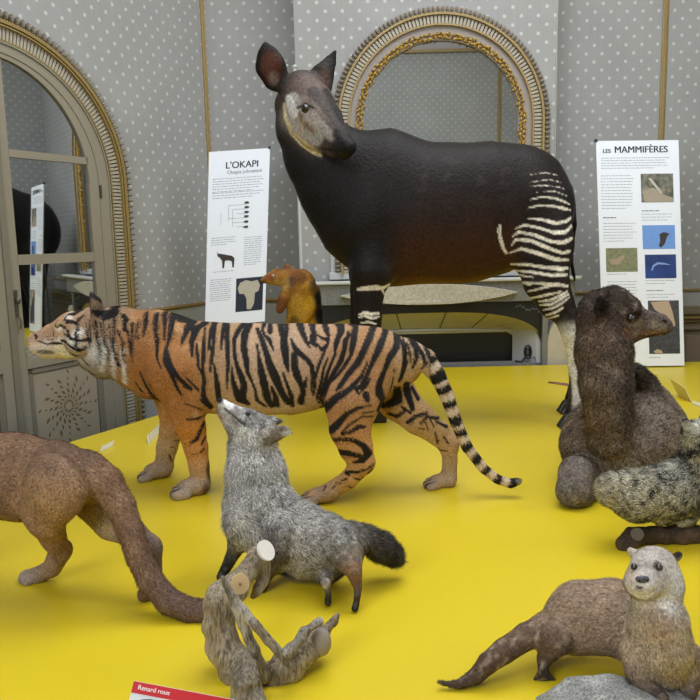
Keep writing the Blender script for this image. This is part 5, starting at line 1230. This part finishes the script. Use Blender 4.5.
BYd = 2.23; s2 = BYd / F
def bp(lst): return [(P(a[0], a[1], BYd + (a[3] if len(a) > 3 else 0)), a[2] * s2) for a in lst]
br = empty('dark_branch', tuple(G(625, 560)), 'crooked dark brown branch under the grey spotted genet', 'branch')
wood_body('limb', br, [(bp([(624, 555, 7.5, .0), (625, 545, 9, .0), (632, 537, 10.5, .02), (652, 535, 9.5, .03), (680, 535, 11, .04), (715, 537, 12, .06), (760, 540, 13, .08), (770, 560, 12, .08), (772, 580, 12, .08)]), .015), (bp([(680, 532, 8, .04), (684, 552, 6, .10), (686, 566, 6, .14)]), .01)], .0042, ('#3f3026', '#5a4535', '#1d1612', '#6e5440'), 91, BARK, .005)
disc('sawn_knot', P(637, 534, BYd - .03), 6.5 * s2, (-.2, -.95, .3), mat('knot_grey', '#57514a', .6, noise=.2, nscale=90), br, .008)
rk = empty('driftwood_slab', tuple(G(600, 700)), 'flat grey weathered slab of driftwood under the otter', 'driftwood')
RY = 1.46; s3 = RY / F
def rp(lst): return [(P(a[0], a[1], RY + (a[3] if len(a) > 3 else 0)), a[2] * s3) for a in lst]
wood_body('slab', rk, [(rp([(545, 707, 12, .0), (575, 694, 17, .0), (610, 694, 19, .0), (650, 702, 20, -.01), (700, 715, 20, -.02)]), .02), (rp([(560, 715, 18, -.05), (620, 712, 26, -.06), (690, 730, 26, -.07)]), .03)], .0042, ('#9b9b98', '#bdbdb9', '#6a6a68'), 95, BARK, .003)
st = empty('log_stand', tuple(P(303, 366, AY)), 'short wooden log on which the golden tamandua stands', 'log')
b = MB(); g = P(305, 373, AY); zt = g[2] - .008; b.tube([(g[0], g[1], .002), (g[0], g[1], zt * .5), (g[0], g[1], zt)], [.13, .115, .12], 16); b.build('log', mat('log_bark', '#5a4836', .8, noise=.3, nscale=30, bump=.5), st)

# ---- standing posters -------------------------------------------------------------------
M_PAPER = mat('poster_white', '#eef3ff', .45); M_INK = mat('ink', '#22242a', .6); M_INKG = mat('ink_grey', '#787d88', .6)
class Panel:
    """printed board: local x right, y down from the top-left corner, in metres"""
    def __init__(s, root, tl, tr, bl, skew=False):
        s.r = root; s.o = np.array(tl, float); X = np.array(tr, float) - s.o; s.w = np.linalg.norm(X); s.x = X / s.w
        Y = np.array(bl, float) - s.o; Y -= (0 if skew else 1) * (Y @ s.x) * s.x; s.h = np.linalg.norm(Y); s.y = Y / s.h; s.n = np.cross(s.x, s.y); s.n *= -1 if s.n[1] > 0 else 1
    def at(s, x, y, d=0): return s.o + s.x * x + s.y * y + s.n * d
    def f(s, x, d, y): return s.at(x, y, d)
    def board(s, th=.008): return MB().prism([s.at(0, 0), s.at(s.w, 0), s.at(s.w, s.h), s.at(0, s.h)], -s.n * th).build('board', M_PAPER, s.r)
    def rect(s, name, x0, y0, x1, y1, m, d=.0012): return MB().box((x0, 0, y0), (x1, d, y1), s.f).build(name, m, s.r)
    def poly(s, name, pts, m, d=.0025): return MB().prism([s.at(x, y, .0005) for x, y in pts], s.n * d).build(name, m, s.r)
    def lines(s, x0, y0, x1, n, pitch, th=.003, name='text_block', m=None, ragged=.12):
        b = MB(); rr = random.Random(int(x0 * 1e4 + y0 * 1e3 + n))
        for i in range(n):
            x = x0; end = x1 - (rr.random() * ragged * (x1 - x0) if i < n - 1 else rr.random() * .5 * (x1 - x0))
            while x < end:
                w = rr.uniform(.008, .03); b.box((x, 0, y0 + i * pitch), (min(x + w, end), .001, y0 + i * pitch + th), s.f); x += w + .005
        return b.build(name, m or M_INKG, s.r)
    def text(s, t, x, y, size, m, bold=0., name='lettering'):
        M = Matrix(((s.x[0], -s.y[0], s.n[0], 0), (s.x[1], -s.y[1], s.n[1], 0), (s.x[2], -s.y[2], s.n[2], 0), (0, 0, 0, 1)))
        M.translation = Vector(s.at(x, y, .001)); return text_obj(t, size, M, m, s.r, name, dup=bold * 2)
po = empty('okapi_poster', tuple(P(236, 366, 5.5)), 'white standing panel headed L\'OKAPI left of the fireplace', 'poster')
tl = P(209, 152, 5.45); tr = P(270, 148, 5.51); bl = P(205, 327, 5.38)
pn = Panel(po, tl, tr, bl, True); pn.board()
W_, H_ = pn.w, pn.h
pn.text("L'OKAPI", W_ * .27, H_ * .100, .066, M_INK, .0012, 'heading'); pn.text("Okapia johnstoni", W_ * .30, H_ * .132, .036, M_INKG, 0, 'subheading')
pn.lines(.03, H_ * .155, W_ - .03, 6, .018); pn.lines(.03, H_ * .235, W_ - .03, 3, .018)
b = MB()
for i, y in enumerate((.31, .335, .36, .385, .41, .435)):
    b.box((W_ * .34 + (i % 3) * .03, 0, H_ * y), (W_ * .62, .001, H_ * y + .002), pn.f)
for x, y0, y1 in ((.34, .31, .40), (.41, .335, .435), (.22, .35, .42)): b.box((W_ * x, 0, H_ * y0), (W_ * x + .002, .001, H_ * y1), pn.f)
b.build('family_tree', M_INKG, po)
for i, y in enumerate((.30, .327, .355, .38, .41, .44)):
    pn.poly('animal_sketch', [(W_ * .64 + .018 * math.cos(t) * (1 + .3 * math.sin(3 * t + i)), H_ * y + .009 * math.sin(t)) for t in np.linspace(0, 6.28, 9)[:-1]], mat('sketch_dark', '#3c3a3c', .6))
pn.lines(.03, H_ * .49, W_ * .5, 4, .016); pn.lines(W_ * .62, H_ * .50, W_ - .03, 14, .015)
kx, ky, ks = W_ * .17, H_ * .575, W_ * .34
oks = [(0, -.05), (.05, .05), (.12, .06), (.3, .10), (.75, .22), (.86, .35), (.84, .78), (.76, .78), (.74, .5), (.62, .42), (.40, .42), (.36, .78), (.28, .78), (.26, .42), (.14, .25), (.03, .18)]
pn.poly('okapi_picture', [(kx + ks * a, ky + ks * b_) for a, b_ in oks], mat('print_brown', '#33261f', .5))
pn.lines(.05, H_ * .685, W_ * .45, 1, .02); pn.lines(.03, H_ * .73, W_ * .44, 11, .015)
pn.rect('photo_ground', W_ * .50, H_ * .735, W_ - .02, H_ * .93, mat('photo_navy', '#1d2738', .4))
cx_, cy_, cw, ch_ = W_ * .52, H_ * .745, W_ * .40, H_ * .16
pn.poly('skull_picture', [(cx_ + cw * a, cy_ + ch_ * b_) for a, b_ in ((.02, .3), (.12, .1), (.35, .02), (.6, .08), (.85, .05), (.95, .25), (.9, .45), (.75, .5), (.72, .9), (.6, 1.1), (.42, 1.08), (.40, .7), (.3, .52), (.1, .5))], mat('bone_print', '#b9b2a2', .5, noise=.2, nscale=60))
b = MB().box((W_ - .012, -.02, -.012), (W_ + .004, .006, .006), pn.f).build('clip', M_INK, po)
for x in (.06, W_ - .06): q = pn.at(x, H_ - .05, -.016); MB().tube([pn.at(x, .3, -.016), q, (q[0], q[1], .001)], .008, 6).build('leg', M_INKG, po)

pm = empty('mammal_poster', tuple(P(640, 366, 5.45)), 'white standing panel headed LES MAMMIFERES with wildlife photos, at the right', 'poster')
pn = Panel(pm, P(596, 141, 5.5), P(678.5, 140, 5.5), P(603.5, 366.5, 5.36), True); pn.board()
W_, H_ = pn.w, pn.h
X_ = lambda px: (px - 22) / 242 * W_   # helper in the close-up's scale
Y_ = lambda py: (py - 32) / 645 * H_
pn.text('LES', X_(40), Y_(66), .040, M_INK, .001, 'heading'); pn.text('MAMMIFÈRES', X_(74), Y_(66), .066, M_INK, .0014, 'heading')
pn.lines(X_(35), Y_(80), X_(240), 5, .018)
pn.lines(X_(32), Y_(130), X_(130), 12, .021); pn.lines(X_(35), Y_(248), X_(110), 1, .02, .006, m=M_INK); pn.lines(X_(35), Y_(265), X_(132), 7, .021)
pn.lines(X_(42), Y_(410), X_(132), 1, .02); pn.lines(X_(42), Y_(432), X_(132), 10, .021)
def photo(x0, y0, x1, y1, base, nm='photo', c2=None, sc=30, n=.1): return pn.rect(nm, X_(x0), Y_(y0), X_(x1), Y_(y1), mat('print_' + base[1:], base, .4, noise=n, nscale=sc, col2=c2))
photo(150, 126, 245, 207, '#3c4434', c2='#8a8474', sc=25)
pn.poly('picture_detail', [(X_(a), Y_(b_)) for a, b_ in ((152, 175), (185, 165), (215, 185), (243, 195), (243, 206), (160, 206))], mat('sand_print', '#a59a88', .5, noise=.1)); pn.poly('picture_detail', [(X_(a), Y_(b_)) for a, b_ in ((172, 140), (180, 138), (212, 180), (206, 184))], mat('log_print', '#c0b9ae', .5))
pn.lines(X_(150), Y_(230), X_(215), 1, .02, .005, m=M_INK); pn.lines(X_(150), Y_(240), X_(243), 3, .021)
photo(150, 272, 246, 340, '#6f9be0'); pn.poly('picture_detail', [(X_(a), Y_(b_)) for a, b_ in ((200, 298), (212, 292), (230, 296), (222, 305), (215, 325), (205, 335), (197, 332), (202, 315))], mat('print_black', '#3a2f2a', .5))
photo(155, 356, 247, 424, '#24428c', c2='#16306e', sc=8); pn.poly('picture_detail', [(X_(a), Y_(b_)) for a, b_ in ((172, 400), (178, 386), (192, 378), (212, 380), (232, 386), (212, 385), (194, 384), (182, 390), (176, 402))], mat('dolphin_print', '#7f9fe0', .5))
pn.lines(X_(155), Y_(430), X_(245), 2, .02); pn.lines(X_(158), Y_(458), X_(215), 1, .02, .005, m=M_INK); pn.lines(X_(158), Y_(470), X_(245), 2, .02)
photo(40, 336, 133, 404, '#75795a', c2='#8c8d6c', sc=40); pn.poly('picture_detail', [(X_(a), Y_(b_)) for a, b_ in ((48, 368), (70, 366), (84, 358), (96, 356), (92, 368), (84, 376), (74, 384), (54, 384))], mat('hare_print', '#a5957c', .5, noise=.2))
photo(160, 488, 252, 642, '#38383c', c2='#4c4c52', sc=50); pn.poly('picture_detail', [(X_(a), Y_(b_)) for a, b_ in ((168, 492), (222, 489), (232, 520), (240, 560), (226, 566), (205, 530), (180, 515))], mat('skin_print', '#b9a38c', .5)); pn.poly('picture_detail', [(X_(a), Y_(b_)) for a, b_ in ((172, 636), (184, 628), (196, 632), (200, 640), (180, 641))], mat('skin_print', '#b9a38c', .5))
pn.lines(X_(160), Y_(652), X_(210), 1, .02)
b = MB().box((-.006, -.02, -.012), (.010, .006, .006), pn.f).build('clip', M_INK, pm)
MB().tube([pn.at(W_ / 2, .1, -.012), (pn.at(W_ / 2, H_, 0)[0], 5.53, .001)], .008, 6).build('prop', M_INKG, pm)
# ---- small specimen cards --------------------------------------------------------------
def card(pts, label, col='#d9d6c4'):
    g = np.mean([p for p in pts], 0); c = empty('name_card', (g[0], g[1], 0), label, 'card', None)
    pts = [np.array(p) for p in pts]; n = np.cross(pts[1] - pts[0], pts[2] - pts[0]); n /= np.linalg.norm(n)
    MB().prism(pts, n * .004).build('plate', mat('card_' + col[1:], col, .35), c); return c
a = G(148, 444); b_ = G(161, 431)
card([a, b_, b_ + np.array([-.01, .03, .035]), a + np.array([-.01, .03, .035])], 'small white name card on the platform in front of the tiger\'s far paw')
a = G(100, 452); b_ = G(112, 446)
card([a, b_, b_ + np.array([0, .03, .02]), a + np.array([0, .03, .02])], 'small white name card beside the reddish brown puma\'s back')
a = G(679, 396); b_ = G(692, 402.5)
card([a, b_, P(685.5, 388, b_[1] + .03), P(670, 377.5, a[1] + .05)], 'pale tilted name card to the right of the camel\'s hump', '#c9bd84')
a = G(692, 404); b_ = G(712, 412)
card([a, b_, P(712, 408, b_[1] + .03), P(694, 401, a[1] + .03)], 'pale name card at the right edge behind the genet', '#cfc79c')
a = G(548, 383); b_ = G(569, 386)
card([a, b_, P(569, 384, b_[1] + .02), P(549, 381.8, a[1] + .02)], 'thin dark red name card beside the okapi\'s hind hooves', '#5a1f18')
# red-headed photo card at the front edge
fc = empty('fox_card', tuple(G(185, 700)), 'label card with red heading and photo at the bottom of the picture', 'card')
FC = Panel(fc, P(134, 681, 1.32), P(235, 700, 1.32), P(128, 745, 1.27))
FC.h = .105; q = FC.at(FC.w / 2, FC.h - .01, -.012); MB().tube([FC.at(FC.w / 2, .05, -.012), q, (q[0], q[1], .001)], .004, 6).build('support', M_INKG, fc); MB().prism([FC.at(0, 0), FC.at(FC.w, 0), FC.at(FC.w, FC.h), FC.at(0, FC.h)], -FC.n * .006).build('board', mat('card_white', '#dfe3e6', .4), fc)
FC.rect('red_heading', 0, 0, FC.w, .020, mat('card_red', '#c4202a', .4)); FC.text('Renard roux', .010, .0128, .012, mat('print_white', '#f0e4e4', .5), .0002, 'heading')
FC.poly('fox_picture', [(.045 + .04 * math.cos(t), .046 + .021 * math.sin(t)) for t in np.linspace(0, 6.28, 19)[:-1]], mat('fox_print', '#5a4d44', .5, noise=.2, nscale=80))
# ================================================================== mounts at the far right of the room, seen only in the mirrored door
dk = empty('buffalo', (3.5, 5.0, FLOOR), 'huge black buffalo mount reflected in the mirrored door panes', 'buffalo')
DB = Body(.022, lat=(1, 0, 0))
for ch in ([((3.3, 5.52, 1.15), .48), ((3.3, 5.1, 1.20), .56), ((3.4, 4.6, 1.10), .50)], [((3.4, 4.6, 1.2), .40), ((3.5, 4.15, 1.0), .26), ((3.55, 3.9, .85), .15)]): DB.chain(ch, q=.75, c='#1e1c1d', L=.02, k=.15)
for x, y in ((3.15, 5.6), (3.5, 5.55), (3.2, 4.65), (3.6, 4.65)): DB.chain([((x, y, .9), .22), ((x, y, .3), .10), ((x, y, -.35), .075)], c='#1e1c1d', L=.02, k=.08)
for s in (-1, 1): DB.chain([((3.5 + s * .12, 4.1, 1.15), .07), ((3.5 + s * .4, 4.0, 1.25), .05), ((3.5 + s * .45, 4.0, 1.5), .015)], c='#4a4540', L=.01, k=.03)
furred(DB, 'body', dk, lambda X, C, N: C, 9000, .012, FURG, seed=11, ground=False)
for k, (x, y) in enumerate(((3.15, 5.6), (3.5, 5.55), (3.2, 4.65), (3.6, 4.65))):
    MB().tube([(x, y, -.44), (x, y, -.33)], [.085, .07], 10).build('hoof', mat('hoof_black', '#1a1918', .35), dk)
bs = empty('plinth', (3.4, 5.2, FLOOR), 'low dark plinth under the black buffalo at the far right', 'plinth')
MB().box((2.95, 4.3, FLOOR + .001), (3.95, 6.12, -.442)).build('block', mat('plinth_black', '#2a2a2b', .5), bs, bevel=.01)
# ================================================================== light
def area(name, loc, target, size, power, col, sy=None, spread=None):
    l = bpy.data.lights.new(name, 'AREA'); l.shape = 'RECTANGLE'; l.size = size; l.size_y = sy or size; l.energy = power; l.color = col
    if spread: l.spread = spread
    o = bpy.data.objects.new(name, l); COL.objects.link(o); o.location = loc
    o.rotation_euler = (Vector(target) - Vector(loc)).to_track_quat('-Z', 'Y').to_euler(); return o
area('ceiling_lamp', (.9, 3.2, 4.65), (.9, 3.2, 0), 3.6, 170, (.93, .965, 1), 2.6)
area('rear_fill_light', (1.0, .4, 4.65), (1.0, .2, 0), 2.4, 45, (.95, .97, 1), 1.6)  # added unseen light, brightens the wall that the mirror shows
area('front_fill_light', (-1.5, -1.45, 2.3), (.8, 4.5, .6), 2.6, 150, (.90, .95, 1.0), 2.4)  # added fill from the viewer's side, no window stands there
area('side_fill_light', (4.4, 2.2, 2.2), (0, 3.5, .6), 2.2, 55, (.90, .95, 1.0), 2.4)  # added fill from the right, that wall has no window
w = bpy.data.worlds.new('world'); SC.world = w; w.use_nodes = True
w.node_tree.nodes['Background'].inputs[0].default_value = (.6, .65, .7, 1); w.node_tree.nodes['Background'].inputs[1].default_value = .3
SC.cycles.max_bounces = 6; SC.cycles.use_denoising = True
SC.cycles.caustics_reflective = False; SC.cycles.caustics_refractive = False
print('script done', round(time.time() - T0, 1))
